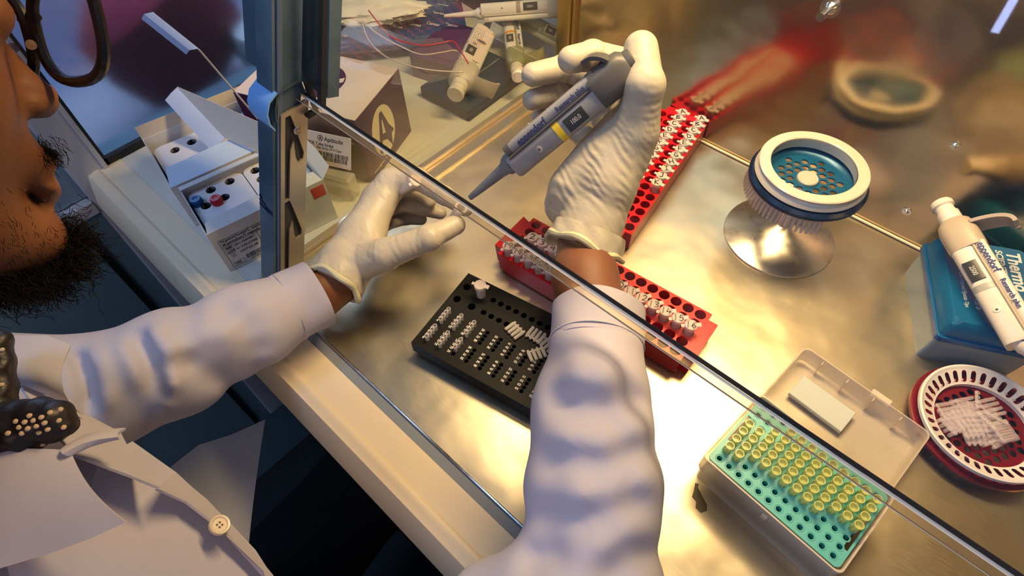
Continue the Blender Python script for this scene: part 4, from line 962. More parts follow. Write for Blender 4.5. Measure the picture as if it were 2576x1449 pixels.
o = MB(); o.box((0, 0, 18), (70, 100, 36), bev=1); o = o.build('purple_box', mat('purple carton dark', (0.10, 0.02, 0.10), .5), None, loc=(-612, 512, 0)); o.rotation_euler = (0, 0, .25); tag(o, 'plain dark purple carton at the back of the side ledge', 'carton')
o = MB(); o.box((0, 0, 25), (180, 90, 50), bev=1); o = o.build('dark_case', mat('slate case', (0.06, 0.09, 0.10), .5), None, loc=(-700, 690, 0)); o.rotation_euler = (0, 0, -.1); tag(o, 'dark slate case at the far end of the side ledge', 'case')
# little labelled bottle by the glass inside the cabinet
bt = thing('small_bottle', 'small lilac labelled bottle lying behind the pipette by the glass', 'bottle', mtx=frame(Vector(at(1340, 318, 12)), Vector(at(1410, 300, 12))-Vector(at(1340, 318, 12)), Vector((0, 0, 1))))
b = MB(); TX = Matrix.Rotation(math.pi/2, 4, 'Y'); b.lathe([(0, -6), (5, -6), (5.5, -5), (5.5, 5), (4.5, 6)], 18, 0, TX); b.build('cap', mat('ivory cap', (.85, .75, .55), .35), bt)
b = MB(); b.lathe([(4.5, 5), (10, 9), (10, 38), (0, 38)], 24, 0, TX); b.build('bottle_body', mat('lilac label', (.55, .48, .56), .4), bt)
# stain beside the tip box and loose specks are marks of the steel itself
st = MB(); st.mesh(flat([[(0, 0), (5, -2), (9, 1), (14, 0), (18, 4), (16, 9), (11, 10), (7, 8), (2, 6), (-3, 4), (-6, 5), (-7, 2)]], .25)); o = st.build('spill_spot', mat('brown residue', (0.12, 0.09, 0.04), .35), None, loc=(*at(1745, 1235, 0)[:2], 0)); o.rotation_euler = (0, 0, -.9)
tag(o, 'small brown dried spill beside the tip box', 'stain')
# ------------------------------------------------------------------ the person: smooth blended surfaces
class Field:
    """signed distance field on a grid (mm), polygonised with surface nets"""
    def __init__(s, lo, hi, h):
        s.lo = np.array(lo, np.float32); s.h = h; s.n = (np.ceil((np.array(hi)-np.array(lo))/h)).astype(int)+1
        s.f = np.full(s.n, 60.0, np.float32)
    def _sub(s, c0, c1):
        a = np.clip(np.floor((c0-s.lo)/s.h).astype(int), 0, s.n); b = np.clip(np.ceil((c1-s.lo)/s.h).astype(int)+1, 0, s.n)
        if np.any(b-a < 2): return None
        sl = tuple(slice(a[i], b[i]) for i in range(3))
        g = [(s.lo[i]+s.h*np.arange(a[i], b[i])).astype(np.float32) for i in range(3)]
        return sl, np.meshgrid(*g, indexing='ij')
    def _mix(s, sl, d, k, cut=False):
        f = s.f[sl]
        if cut: d = -d; h = np.clip(.5-.5*(d*-1+f)/k*-1, 0, 1) if False else np.clip(.5+.5*(d-f)/k, 0, 1); s.f[sl] = f*(1-h)+d*h+k*h*(1-h)
        else: h = np.clip(.5+.5*(f-d)/k, 0, 1); s.f[sl] = f*(1-h)+d*h-k*h*(1-h)
    def cap(s, p, q, r1, r2=None, k=4.0, cut=False, squash=None):
        """tapered capsule; squash=(axis vector, factor) flattens it along that axis"""
        r2 = r1 if r2 is None else r2; p = np.array(p, np.float32); q = np.array(q, np.float32); R_ = max(r1, r2)+k*2+6
        S = s._sub(np.minimum(p, q)-R_, np.maximum(p, q)+R_)
        if S is None: return s
        sl, (X, Y, Z) = S; ba = q-p; L2 = float(ba@ba)+1e-6
        dx, dy, dz = X-p[0], Y-p[1], Z-p[2]; h = np.clip((dx*ba[0]+dy*ba[1]+dz*ba[2])/L2, 0, 1)
        dx = dx-ba[0]*h; dy = dy-ba[1]*h; dz = dz-ba[2]*h
        if squash is not None:
            a = np.array(squash[0], np.float32); a /= np.linalg.norm(a); t = dx*a[0]+dy*a[1]+dz*a[2]; e = (1/squash[1]-1)
            dx = dx+a[0]*t*e; dy = dy+a[1]*t*e; dz = dz+a[2]*t*e
        d = np.sqrt(dx*dx+dy*dy+dz*dz)-(r1+(r2-r1)*h)
        s._mix(sl, d, k, cut); return s
    def chain(s, pts, rs, k=4.0, **kw):
        for i in range(len(pts)-1): s.cap(pts[i], pts[i+1], rs[i], rs[i+1], k, **kw)
        return s
    def ell(s, c, r, k=4.0, axes=None, cut=False):
        c = np.array(c, np.float32); R_ = max(r)+k*2+6; S = s._sub(c-R_, c+R_)
        if S is None: return s
        sl, (X, Y, Z) = S; A = np.eye(3) if axes is None else np.array(axes)
        V = [(X-c[0])*A[i][0]+(Y-c[1])*A[i][1]+(Z-c[2])*A[i][2] for i in range(3)]
        q = np.sqrt((V[0]/r[0])**2+(V[1]/r[1])**2+(V[2]/r[2])**2); d = (q-1)*min(r)*(0.5+0.5*max(r)/min(r) if False else 1)
        s._mix(sl, d, k, cut); return s
    def half(s, p, n, cut_side=True):
        """keep only the side the normal points away from"""
        g = [(s.lo[i]+s.h*np.arange(s.n[i])).astype(np.float32) for i in range(3)]
        n = np.array(n, float); n /= np.linalg.norm(n)
        d = (g[0][:, None, None]-p[0])*n[0]+(g[1][None, :, None]-p[1])*n[1]+(g[2][None, None, :]-p[2])*n[2]
        s.f = np.maximum(s.f, d.astype(np.float32)); return s
    def warp(s, fn):
        """add fn(X,Y,Z) mm to the field where it is near the surface"""
        m = np.abs(s.f) < 14; I = np.argwhere(m); P = s.lo+s.h*I; s.f[m] += fn(P[:, 0], P[:, 1], P[:, 2]).astype(np.float32); return s
    def mesh(s):
        f = s.f; neg = f < 0; n = f.shape
        c = sum(neg[i:n[0]-1+i, j:n[1]-1+j, k:n[2]-1+k].astype(np.int8) for i in (0, 1) for j in (0, 1) for k in (0, 1))
        act = (c > 0) & (c < 8); idx = -np.ones(act.shape, np.int64); I = np.argwhere(act); idx[act] = np.arange(len(I))
        P = np.zeros((len(I), 3)); W = np.zeros(len(I)); base = I
        for ax in range(3):
            o = [a for a in range(3) if a != ax]
            for u in (0, 1):
                for v in (0, 1):
                    A = base.copy(); A[:, o[0]] += u; A[:, o[1]] += v; B = A.copy(); B[:, ax] += 1
                    fa = f[A[:, 0], A[:, 1], A[:, 2]]; fb = f[B[:, 0], B[:, 1], B[:, 2]]; x = (fa < 0) != (fb < 0)
                    t = np.where(x, fa/(fa-fb+1e-12), 0); pt = A.astype(float); pt[:, ax] += t
                    P[x] += pt[x]; W[x] += 1
        P = P/np.maximum(W, 1)[:, None]*s.h+s.lo
        Q = []
        for ax in range(3):
            o = [(ax+1) % 3, (ax+2) % 3]
            sl0 = [slice(None)]*3; sl1 = [slice(None)]*3; sl0[ax] = slice(0, -1); sl1[ax] = slice(1, None)
            a = neg[tuple(sl0)]; b_ = neg[tuple(sl1)]; E_ = np.argwhere(a != b_)
            ok = (E_[:, o[0]] > 0) & (E_[:, o[1]] > 0) & (E_[:, o[0]] < n[o[0]]-1) & (E_[:, o[1]] < n[o[1]]-1); E_ = E_[ok]
            if not len(E_): continue
            fl = a[E_[:, 0], E_[:, 1], E_[:, 2]]
            def g_(u, v):
                D = E_.copy(); D[:, o[0]] -= u; D[:, o[1]] -= v; return idx[D[:, 0], D[:, 1], D[:, 2]]
            q = np.stack([g_(0, 0), g_(1, 0), g_(1, 1), g_(0, 1)], 1); q[~fl] = q[~fl][:, ::-1]; Q.append(q)
        return P, np.concatenate(Q)
    def build(s, name, m, parent=None, label=None, smooth_it=2):
        P, Q = s.mesh()
        # a little Laplacian smoothing removes the grid steps
        for _ in range(smooth_it):
            acc = np.zeros_like(P); cnt = np.zeros(len(P))
            for a, b_ in ((0, 1), (1, 2), (2, 3), (3, 0)):
                np.add.at(acc, Q[:, a], P[Q[:, b_]]); np.add.at(cnt, Q[:, a], 1); np.add.at(acc, Q[:, b_], P[Q[:, a]]); np.add.at(cnt, Q[:, b_], 1)
            P = P*.45+.55*acc/np.maximum(cnt, 1)[:, None]
        me = bpy.data.meshes.new(name); me.vertices.add(len(P)); me.vertices.foreach_set('co', (P*0.001).ravel())
        me.loops.add(Q.size); me.loops.foreach_set('vertex_index', Q.ravel().astype(np.int32))
        me.polygons.add(len(Q)); me.polygons.foreach_set('loop_start', np.arange(0, Q.size, 4, dtype=np.int32))
        me.update(calc_edges=True); me.polygons.foreach_set('use_smooth', np.ones(len(Q), bool))
        for m_ in (m if isinstance(m, (list, tuple)) else [m]): me.materials.append(m_)
        me.validate(); o = bpy.data.objects.new(name, me); C.objects.link(o)
        if parent: o.parent = parent
        if label: o['label'] = label
        return o
skin = mat('brown skin', (0.215, 0.078, 0.030), 0.50, bump=[(900, 0.00012), (140, 0.0002)], sss=0.12, spec=0.35, var=(25, (1, 1, 1), (0.15, 0.05, 0.022), .45, .75))
glove_m = mat('latex glove', (0.54, 0.475, 0.36), 0.40, sss=0.10, spec=0.4, bump=[(32, 0.0022, (1, 1, 1), 2), (90, 0.0005, (1, 2.5, 1), 2), (900, 0.00005)])
coat_m = mat('lab coat cloth', (0.56, 0.51, 0.55), 0.72, bump=[(1500, 0.00006), (13, 0.005, (1, 1, 1), 1.5)], spec=0.2)
coat_seam = mat('coat stitching', (0.62, 0.56, 0.56), 0.8)
pers = thing('person', 'person in a white lab coat, glasses and latex gloves, leaning over the open hood', 'person')
V3 = lambda u, v, z: np.array(at(u, v, z))
D3 = lambda u, v, d: np.array(atd(u, v, d))
# right arm (raised hand with the pipette)
RW = V3(1468, 605, 112); RW2 = V3(1472, 700, 112); RS = V3(1500, 832, 112)
RF = {'index': ([V3(1606, 285, 200), V3(1592, 165, 208), V3(1490, 140, 222), V3(1436, 150, 226)], [14, 13.0, 12.4, 11.2]),
      'middle': ([V3(1600, 345, 182), V3(1545, 208, 178), V3(1418, 172, 196), V3(1340, 188, 202)], [14, 12.5, 11.8, 10.4]),
      'ring': ([V3(1580, 400, 165), V3(1500, 265, 160), V3(1400, 235, 172), V3(1340, 252, 178)], [13, 11.5, 10.6, 9.6]),
      'little': ([V3(1548, 450, 150), V3(1470, 345, 142), V3(1400, 300, 150), V3(1358, 292, 152)], [12, 9.5, 8.6, 7.8])}
RT = ([V3(1530, 470, 142), V3(1602, 330, 190), V3(1622, 215, 226), V3(1612, 122, 240)], [19, 17.5, 15.2, 13.8])
# left arm
LW = V3(845, 712, 52); LW2 = V3(790, 742, 50); LS = V3(745, 765, 52)
LF = {'index': ([V3(985, 462, 84), V3(1050, 450, 96), V3(1118, 492, 92), V3(1172, 526, 84)], [14, 11, 9.2, 7.6]),
      'middle': ([V3(950, 500, 72), V3(1018, 468, 70), V3(1062, 484, 58), V3(1080, 506, 50)], [13, 10.5, 9.0, 7.8]),
      'ring': ([V3(925, 545, 56), V3(1000, 512, 44), V3(1062, 524, 34), V3(1108, 536, 32)], [12.5, 10, 8.6, 7.2]),
      'little': ([V3(905, 590, 42), V3(968, 560, 28), V3(1020, 548, 18), V3(1060, 552, 14)], [11.5, 9, 7.8, 6.6])}
LT = ([V3(885, 668, 56), V3(968, 640, 78), V3(1080, 598, 92), V3(1146, 566, 90)], [19, 15.5, 11.8, 9.8])
def hand(F, fingers, thumb, W, grow, k=5.0, palm=(21, 15), web=True):
    names = ['index', 'middle', 'ring', 'little']; wr = 1.0 if grow == 0 else .80
    for n_ in names:
        P, R_ = fingers[n_]; F.cap(W, P[0], (palm[0]+grow)*wr, palm[1]+grow, 9)
    for a, b_ in zip(names[:-1], names[1:]):
        F.cap(fingers[a][0][0], fingers[b_][0][0], 13+grow, 12.5+grow, 8)
        m1 = .55*np.array(fingers[a][0][0])+.45*W; m2 = .55*np.array(fingers[b_][0][0])+.45*W; F.cap(m1, m2, 17+grow, 16+grow, 9)
    P, R_ = thumb
    F.cap(W, P[0], (23+grow)*wr, R_[0]+grow, 9); F.cap(P[0], P[1], R_[0]+grow, R_[1]+grow, 8)
    F.cap(.5*P[0]+.5*W, .45*np.array(fingers['index'][0][0])+.55*W, 20+grow, 20+grow, 10)
    if web: F.cap(.45*P[0]+.55*P[1], .62*np.array(fingers['index'][0][0])+.38*W, 12+grow, 13+grow, 9)
    for i in (1, 2): F.cap(P[i], P[i+1], R_[i]+grow, R_[i+1]+grow, 3.5)
    F.cap(P[2], P[2]+.01, R_[2]+grow+.9, None, 3)
    for n_ in names:
        P, R_ = fingers[n_]
        for i in range(3): F.cap(P[i], P[i+1], R_[i]+grow, R_[i+1]+grow, 2.2 if i else 6)
        F.cap(P[1], P[1]+.01, R_[1]+grow+.8, None, 2); F.cap(P[2], P[2]+.01, R_[2]+grow+.5, None, 2)
# --- body (one continuous surface): head, neck, torso, arms, hands inside the gloves
cxv = RC[0]; cyv = RC[1]; czv = RC[2]     # camera right, down, forward in world axes
fw = np.array([-0.1372863, 0.84128499, -0.52286905]); lf = np.array([-0.88904321, -0.33740651, -0.30944952]); up = np.array([-0.43675466, 0.42237, 0.79426])
HC = np.array([-323.2, -49.7, 423.4])     # head centre at eye level; fw = where the face looks
NP_ = HC+fw*105-up*33; th_ = math.radians(6); fw, lf = fw*math.cos(th_)-lf*math.sin(th_), lf*math.cos(th_)+fw*math.sin(th_); HC = NP_-fw*105+up*33
def Hp(f_, l_, u_): return HC+fw*f_+lf*l_+up*u_
AX = [fw, lf, up]
NECK = Hp(-30, 0, -95)
SHL, SHR = D3(-330, 1010, 400), D3(700, 2900, 480)
CH = D3(-120, 1500, 430); BE = D3(330, 1720, 520); 
ELB_L = D3(285, 985, 508); 
SLV_R = [D3(1500, 845, 447), D3(1487, 1020, 418), D3(1490, 1220, 398), D3(1478, 1470, 380)]
ELB_R = np.array([-8.0, -75.0, 66.0])
SH_R = np.array([-150.0, -330.0, 150.0])
SH_L = np.array([-470.0, -170.0, 110.0])
CHEST = np.array([-330.0, -230.0, 30.0]); BELLY = np.array([-290.0, -215.0, -130.0]); HIP = np.array([-270.0, -300.0, -360.0]); NB = (SH_L+SH_R)/2+np.array([0, 10, 40.0])
BF = Field((-640, -560, -480), (40, 480, 470), 3.4)
BF.ell(Hp(-12, 0, 22), (97, 76, 92), 10, AX).ell(Hp(38, 0, -30), (50, 58, 66), 16, AX)
BF.cap(Hp(20, 34, -62), Hp(62, 8, -88), 24, 19, 12).cap(Hp(20, -34, -62), Hp(62, -8, -88), 24, 19, 12)      # jaw to chin
BF.cap(Hp(70, -26, 10), Hp(70, 26, 10), 13, 13, 9)                                                         # brow
for s_ in (-1, 1):
    BF.ell(Hp(58, s_*36, -28), (17, 19, 20), 10, AX); BF.ell(Hp(76, s_*31, 0), (12, 13, 11), 4, AX)           # cheek, eyeball lid
    BF.ell(Hp(-8, s_*76, -8), (14, 6, 30), 5, AX)                                                            # ear
BF.cap(Hp(78, 0, 4), Hp(93, 0, -26), 6.5, 9, 5).ell(Hp(97, 0, -31), (10, 9.5, 9), 5, AX)
for s_ in (-1, 1):
    BF.ell(Hp(90, s_*11, -34), (9.5, 7, 7.5), 3.5, AX); BF.ell(Hp(92, s_*10.5, -41), (5.5, 4.6, 5), 1.5, AX, cut=True)
BF.ell(Hp(80, 0, -56), (13, 24, 14), 7, AX)
BF.cap(Hp(90, -17, -60), Hp(94, 0, -58.5), 4.0, 5.0, 3).cap(Hp(94, 0, -58.5), Hp(90, 17, -60), 5.0, 4.0, 3)
BF.cap(Hp(88, -15, -70), Hp(92, 0, -71.5), 4.5, 6.0, 3).cap(Hp(92, 0, -71.5), Hp(88, 15, -70), 6.0, 4.5, 3)
BF.cap(Hp(100, -20, -65), Hp(100, 20, -65), 2.0, 2.0, 1.6, cut=True)
BF.ell(Hp(78, 0, -92), (17, 20, 16), 8, AX)
BF.cap(Hp(-30, 0, -40), NB, 52, 60, 22)
BF.cap(SH_L, SH_R, 44, 44, 30).cap(NB-[0, 0, 40], BELLY, 84, 96, 30).cap(BELLY, HIP, 96, 105, 30)
BF.chain([SH_L, ELB_L, (LS+ELB_L)/2, LS, LW2, LW], [38, 32, 29, 25, 24, 22], 12)
BF.chain([SH_R, ELB_R, SLV_R[3], SLV_R[2], SLV_R[1], RS, RW2, RW], [38, 32, 29, 28, 27, 27, 26, 23], 12)
hand(BF, RF, RT, RW, -2.0); hand(BF, LF, LT, LW, -2.0)
body = BF.build('body', skin, pers, smooth_it=2); del BF
# --- gloves
def glove(F, fingers, thumb, W, cuffA, cuffB, rr, name, label, lobes):
    hand(F, fingers, thumb, W, 0.0)
    F.cap(W, cuffA, 24, 27, 8)
    F.half(cuffA, np.array(cuffA)-np.array(W))
    o = F.build(name, glove_m, pers, label=label, smooth_it=2)
    # rolled cuff ring
    ax_ = (np.array(cuffA)-np.array(W)); ax_ /= np.linalg.norm(ax_); s1 = np.cross(ax_, [0, 0, 1]); s1 /= np.linalg.norm(s1); s2 = np.cross(ax_, s1)
    b = MB(); pts = []
    for k in range(49):
        a = 2*math.pi*k/48; r_ = rr*(1+.05*math.sin(3*a+lobes)+.03*math.sin(7*a)); pts.append(Vector(np.array(cuffA)+ax_*(2.5*math.sin(2*a+lobes)+1.5*math.sin(5*a)-1)+s1*r_*math.cos(a)+s2*r_*math.sin(a)))
    b.tube(pts, [2.3+.9*math.sin(3*k*.13+lobes)**2 for k in range(49)], 8, caps=False)
    c_ = b.build('rolled_cuff', mat('latex cuff', (0.74, 0.68, 0.42), .4, sss=.1), o)
    # flared skirt between the hand and the roll
    b = MB(); rows = []
    for q in range(7):
        t = q/6; ring = []
        for k in range(49):
            a = 2*math.pi*k/48; r_ = (rr-2.2)*(1-t)+rr*t; r_ += 1.3*math.sin(9*a+3*t)*t*(1-t)*4+1.0*math.sin(5*a+lobes)*t
            ring.append(np.array(cuffA)+ax_*((-17)*(1-t)+t*(2.5*math.sin(2*a+lobes)+1.5*math.sin(5*a)-1))+s1*r_*math.cos(a)+s2*r_*math.sin(a))
        rows.append(ring)
    b.grid(rows, 0, thick=.6); b.build('cuff_skirt', glove_m, o); return o
def wrinkle(P0, P1, amp, freq, wid):
    """fine folds running across the line P0-P1"""
    P0 = np.array(P0); P1 = np.array(P1); d = P1-P0; L_ = np.linalg.norm(d); d = d/L_
    def fn(X, Y, Z):
        rx, ry, rz = X-P0[0], Y-P0[1], Z-P0[2]; t = rx*d[0]+ry*d[1]+rz*d[2]
        q = np.sqrt(np.maximum(0, rx*rx+ry*ry+rz*rz-t*t)); m = np.exp(-((t-L_/2)/(L_*.55))**2)*np.exp(-(q/wid)**2)
        g_ = .5+.5*np.sin(.13*rx+.17*ry-.1*rz+t*.12)
        return .75*amp*m*g_*np.sin(1.5*freq*t+.12*rx+1.6*np.sin(.11*ry+.09*rz)+.8*np.sin(.23*rx))
    return fn
AP = np.array([RW]+[q for k_ in RF.values() for q in k_[0]]+list(RT[0])); GF = Field(AP.min(0)-45, AP.max(0)+40, 1.35)
hand(GF, RF, RT, RW, 0.0); GF.ell(V3(1462, 482, 132), (30, 24, 34), 12, [(V3(1400, 560, 130)-V3(1560, 300, 180))/np.linalg.norm(V3(1400, 560, 130)-V3(1560, 300, 180)), [0, 1, 0], [0, 0, 1]]) if False else GF.cap(V3(1430, 515, 120), V3(1520, 390, 165), 22, 20, 12).cap(V3(1436, 470, 140), V3(1560, 330, 178), 19, 19, 10); rc = V3(1464, 592, 114)
GF.warp(wrinkle(RT[0][1], RT[0][2]+0, .9, .75, 22)).warp(wrinkle(V3(1400, 540, 120), V3(1620, 330, 185), 1.2, .7, 45)).warp(wrinkle(V3(1440, 575, 115), V3(1480, 520, 120), 1.3, .6, 50)).warp(wrinkle(RW, .5*RW+.5*np.array(RT[0][1]), .8, .55, 40)).warp(wrinkle(RF['middle'][0][1], RF['middle'][0][3], 1.0, .5, 16)).warp(wrinkle(RF['index'][0][1], RF['index'][0][3], .7, .45, 14)).warp(wrinkle(RF['ring'][0][1], RF['ring'][0][3], .9, .6, 14))
def glove2(F, W, cuffA, rr, name, label, lobes):
    global hand
    h_ = hand; 
    F.cap(W, cuffA, 24, 25, 8); F.half(cuffA, np.array(cuffA)-np.array(W))
    hand = lambda *a, **k_: None
    try: return glove(F, None, None, W, cuffA, None, rr, name, label, lobes)
    finally: hand = h_
RCf = RW+(RW2-RW)*0.20; LCf = LW+(LW2-LW)*0.15
glove2(GF, np.array(RF['middle'][0][0])*.2+RW*.8, RCf, 34.5, 'right_glove', 'cream latex glove gripping the pipette', .4); del GF
AP = np.array([LW]+[q for k_ in LF.values() for q in k_[0]]+list(LT[0])); GF = Field(AP.min(0)-45, AP.max(0)+40, 1.35)
hand(GF, LF, LT, LW, 0.0)
GF.warp(wrinkle(LT[0][0], LT[0][2], 1.1, .62, 22)).warp(wrinkle(LW, .6*LW+.4*LF['ring'][0][0], 1.0, .5, 40)).warp(wrinkle(LF['index'][0][0]*1.2-LF['index'][0][1]*.2, LF['index'][0][2], .9, .6, 16)).warp(wrinkle(LF['middle'][0][0], LF['index'][0][0], 1.2, .7, 18)).warp(wrinkle(LF['index'][0][2], LF['index'][0][3], .6, .9, 10))
glove2(GF, np.array(LF['middle'][0][0])*.2+LW*.8, LCf, 30.0, 'left_glove', 'cream latex glove pinching an open tube', 2.1); del GF
# --- lab coat: torso and both sleeves, one surface with folds
def bell(t, c_, w_): return np.exp(-((t-c_)/w_)**2)
def fold(center, direction, across, amp, width, length):
    c_ = np.array(center); d = np.array(direction, float); d /= np.linalg.norm(d); a = np.array(across, float); a -= d*(a@d); a /= np.linalg.norm(a)
    def fn(X, Y, Z):
        x, y, z = X-c_[0], Y-c_[1], Z-c_[2]; t = x*d[0]+y*d[1]+z*d[2]; s_ = x*a[0]+y*a[1]+z*a[2]; r2 = x*x+y*y+z*z-t*t-s_*s_
        return -amp*np.exp(-(s_/width)**2)*np.exp(-(t/length)**2)*np.exp(-r2/(70.0**2))
    return fn
CF = Field((-640, -560, -300), (60, 260, 260), 3.2)
CF.cap(SH_L, SH_R, 58, 58, 30).cap(NB-[0, 0, 60], BELLY, 106, 116, 34).cap(BELLY, BELLY-[0, 40, 170.0], 116, 135, 30)
CF.chain([SH_L, D3(255, 985, 505), D3(445, 910, 520), D3(620, 828, 540), LS+(D3(620, 825, 542)-LS)*.20], [58, 47, 45.5, 39, 34.0], 14)
CF.chain([SH_R, ELB_R, SLV_R[3], SLV_R[2], SLV_R[1], SLV_R[0]+(SLV_R[1]-SLV_R[0])*.28], [60, 52, 45.5, 43.5, 39.5, 35.8], 14).cap(D3(1420, 1490, 372), D3(1240, 1535, 392), 36, 32, 12)
CF.half(SLV_R[0]+(SLV_R[0]-SLV_R[1])*.02, SLV_R[0]-SLV_R[1]) if False else None
def fold_px(u0, v0, u1, v1, d, amp, width):
    amp = amp*1.7; p = D3(u0, v0, d); q = D3(u1, v1, d); dr = q-p; n_ = np.cross(dr, -np.array(ray((u0+u1)/2, (v0+v1)/2)))
    CF.warp(fold((p+q)/2, dr, n_, amp, width, np.linalg.norm(dr)*.55))
def fold_poly(P, d, amp, width):
    for (u0, v0), (u1, v1) in zip(P[:-1], P[1:]): fold_px(u0, v0, u1, v1, d, amp, width)
for P, d, amp, wd_ in [
    ([(165, 862), (205, 915), (226, 985), (222, 1050)], 448, -6, 6), ([(195, 850), (245, 900), (262, 970), (262, 1050)], 446, 4, 9),
    ([(278, 822), (335, 845), (380, 905), (398, 985)], 452, -5.5, 8), ([(255, 840), (300, 870), (335, 920), (345, 985)], 450, 3, 9), ([(330, 812), (385, 840), (425, 900), (436, 980)], 458, 4, 10),
    ([(440, 895), (480, 925), (540, 948), (610, 935)], 478, -5, 12), ([(430, 880), (470, 850), (520, 830), (570, 835)], 478, 3.5, 12),
    ([(545, 765), (600, 795), (640, 850), (650, 905)], 505, -4, 14), ([(440, 960), (420, 1020), (405, 1080)], 455, 4, 8), ([(470, 770), (445, 830), (455, 870)], 480, -3, 12),
    ([(1400, 880), (1390, 960), (1420, 1040)], 380, -3, 12), ([(1420, 930), (1480, 950), (1560, 930)], 378, 3.5, 14), ([(1400, 1010), (1480, 1045), (1570, 1025), (1625, 985)], 372, -4.5, 13),
    ([(1390, 1075), (1470, 1110), (1560, 1105), (1640, 1060)], 366, 4, 12), ([(1370, 1150), (1450, 1190), (1540, 1180), (1640, 1120)], 360, -4.5, 14), ([(1420, 1240), (1500, 1250), (1580, 1215), (1650, 1170)], 354, 4, 12),
    ([(1360, 1280), (1440, 1320), (1530, 1300), (1620, 1240)], 350, -4.5, 13), ([(1470, 1380), (1550, 1360), (1620, 1310)], 346, 4, 12), ([(1500, 1449), (1580, 1420), (1640, 1370)], 342, -4, 12), ([(1300, 1449), (1360, 1400), (1430, 1390)], 345, -5, 10)]: fold_poly(P, d, amp, wd_)
coat = CF.build('lab_coat', coat_m, pers, label='white cotton lab coat', smooth_it=2); del CF
# cuffs
def cuff(end, prev, r0, r1, L_, name, parent, ph):
    end = np.array(end); ax_ = end-np.array(prev); ax_ /= np.linalg.norm(ax_); s1 = np.cross(ax_, [0, 0, 1]); s1 /= np.linalg.norm(s1); s2 = np.cross(ax_, s1)
    b = MB(); rows = []
    for q in range(9):
        t = q/8; rows.append([end+ax_*(t*L_-L_*.35)+s1*(r0+(r1-r0)*t+.9*math.sin(3*a+ph)+.5*math.sin(5*a+4*t))*math.cos(a)+s2*(r0+(r1-r0)*t+.9*math.sin(3*a+ph)+.5*math.sin(5*a+4*t))*math.sin(a) for a in [2*math.pi*k/64 for k in range(65)]])
    b.grid(rows, 0, thick=1.5); o = b.build(name, coat_m, parent)
    b = MB(); b.tube([end+ax_*(-L_*.22)+s1*(r0+.9*math.sin(3*a+ph)+.55)*math.cos(a)+s2*(r0+.9*math.sin(3*a+ph)+.55)*math.sin(a) for a in [2*math.pi*k/64 for k in range(65)]], .55, 5, caps=False); b.build('cuff_stitching', coat_seam, o)
    return o
cuff(SLV_R[0], SLV_R[1], 35.2, 36.0, 34, 'right_cuff', coat, .5)
cuff(LS, D3(620, 825, 542), 33.4, 33.8, 34, 'left_cuff', coat, 1.5)
# collar, lapels, placket and button
def sheet(name, pts_rows, m, parent, th=1.6, label=None):
    b = MB(); b.grid(pts_rows, 0, thick=th); return b.build(name, m, parent, label=label)
def lerp_rows(A_, B_, n, bulge, nv_):
    rows = []
    for q in range(n+1):
        t = q/n; rows.append([np.array(a)*(1-t)+np.array(c_)*t+np.array(nv_)*bulge*math.sin(math.pi*t) for a, c_ in zip(A_, B_)])
    return rows
tocam = -czv
def poly_px(L_): return [D3(u, v, d) for u, v, d in L_]
sheet('collar_flap', lerp_rows(poly_px([(-180, 1120, 330), (-60, 1128, 330), (60, 1130, 332), (130, 1132, 335), (178, 1136, 338)]), poly_px([(-180, 1470, 312), (-40, 1440, 316), (120, 1392, 322), (230, 1352, 328), (318, 1312, 334)]), 12, 5, tocam), coat_m, coat, label='wide pointed collar flap')
sheet('collar_stand', lerp_rows(poly_px([(165, 1128, 338), (215, 1098, 345), (260, 1086, 350), (316, 1082, 356)]), poly_px([(178, 1142, 336), (225, 1120, 342), (262, 1108, 347), (303, 1098, 352)]), 5, 5, tocam), coat_m, coat)
sheet('lapel', lerp_rows(poly_px([(20, 925, 400), (90, 968, 402), (190, 1035, 405), (300, 1092, 410)]), poly_px([(185, 1150, 345), (240, 1170, 352), (320, 1200, 362), (398, 1232, 372)]), 10, 3, tocam), coat_m, coat)
sheet('shoulder_panel', lerp_rows(poly_px([(-60, 850, 392), (30, 849, 396), (120, 848, 400), (178, 872, 402)]), poly_px([(-60, 1000, 380), (60, 965, 384), (150, 1000, 390), (214, 1040, 396)]), 8, 14, tocam), coat_m, coat)
sheet('coat_front', lerp_rows(poly_px([(-140, 1120, 372), (100, 1150, 368), (250, 1155, 376), (330, 1112, 398), (440, 1190, 412), (560, 1300, 425), (640, 1385, 432), (700, 1480, 438)]), poly_px([(-160, 1700, 330), (40, 1700, 335), (180, 1680, 340), (300, 1660, 350), (400, 1650, 365), (480, 1640, 385), (560, 1640, 400), (640, 1620, 415)]), 14, 10, tocam), coat_m, coat)
sheet('placket', lerp_rows(poly_px([(395, 1228, 374), (470, 1262, 395), (560, 1330, 408), (660, 1440, 420)]), poly_px([(440, 1190, 410), (520, 1255, 418), (600, 1340, 424), (690, 1450, 430)]), 5, 3, tocam), coat_m, coat)
BTN = D3(551, 1322, 405); zz = .85*(cxv*.7-cyv*.7)-.5*czv; s1_ = np.cross(zz, czv); bn = frame(Vector(BTN), Vector(s1_), Vector(np.cross(zz, s1_)))
b = MB(); b.lathe([(0, 1.2), (4.6, 1.2), (5.4, 2.2), (6.6, 2.4), (7.2, 1.2), (7.0, 0), (0, 0)], 28, 0, bn, smooth=False)
for q in range(4): b.lathe([(.8, 1.25), (0, 1.25)], 8, 1, bn @ TR((1.7*math.cos(q*math.pi/2+.8), 1.7*math.sin(q*math.pi/2+.8), 0.05)))
b.build('button', [mat('ivory button', (.80, .66, .48), .3), slot_dark], coat, label='ivory four-hole button')
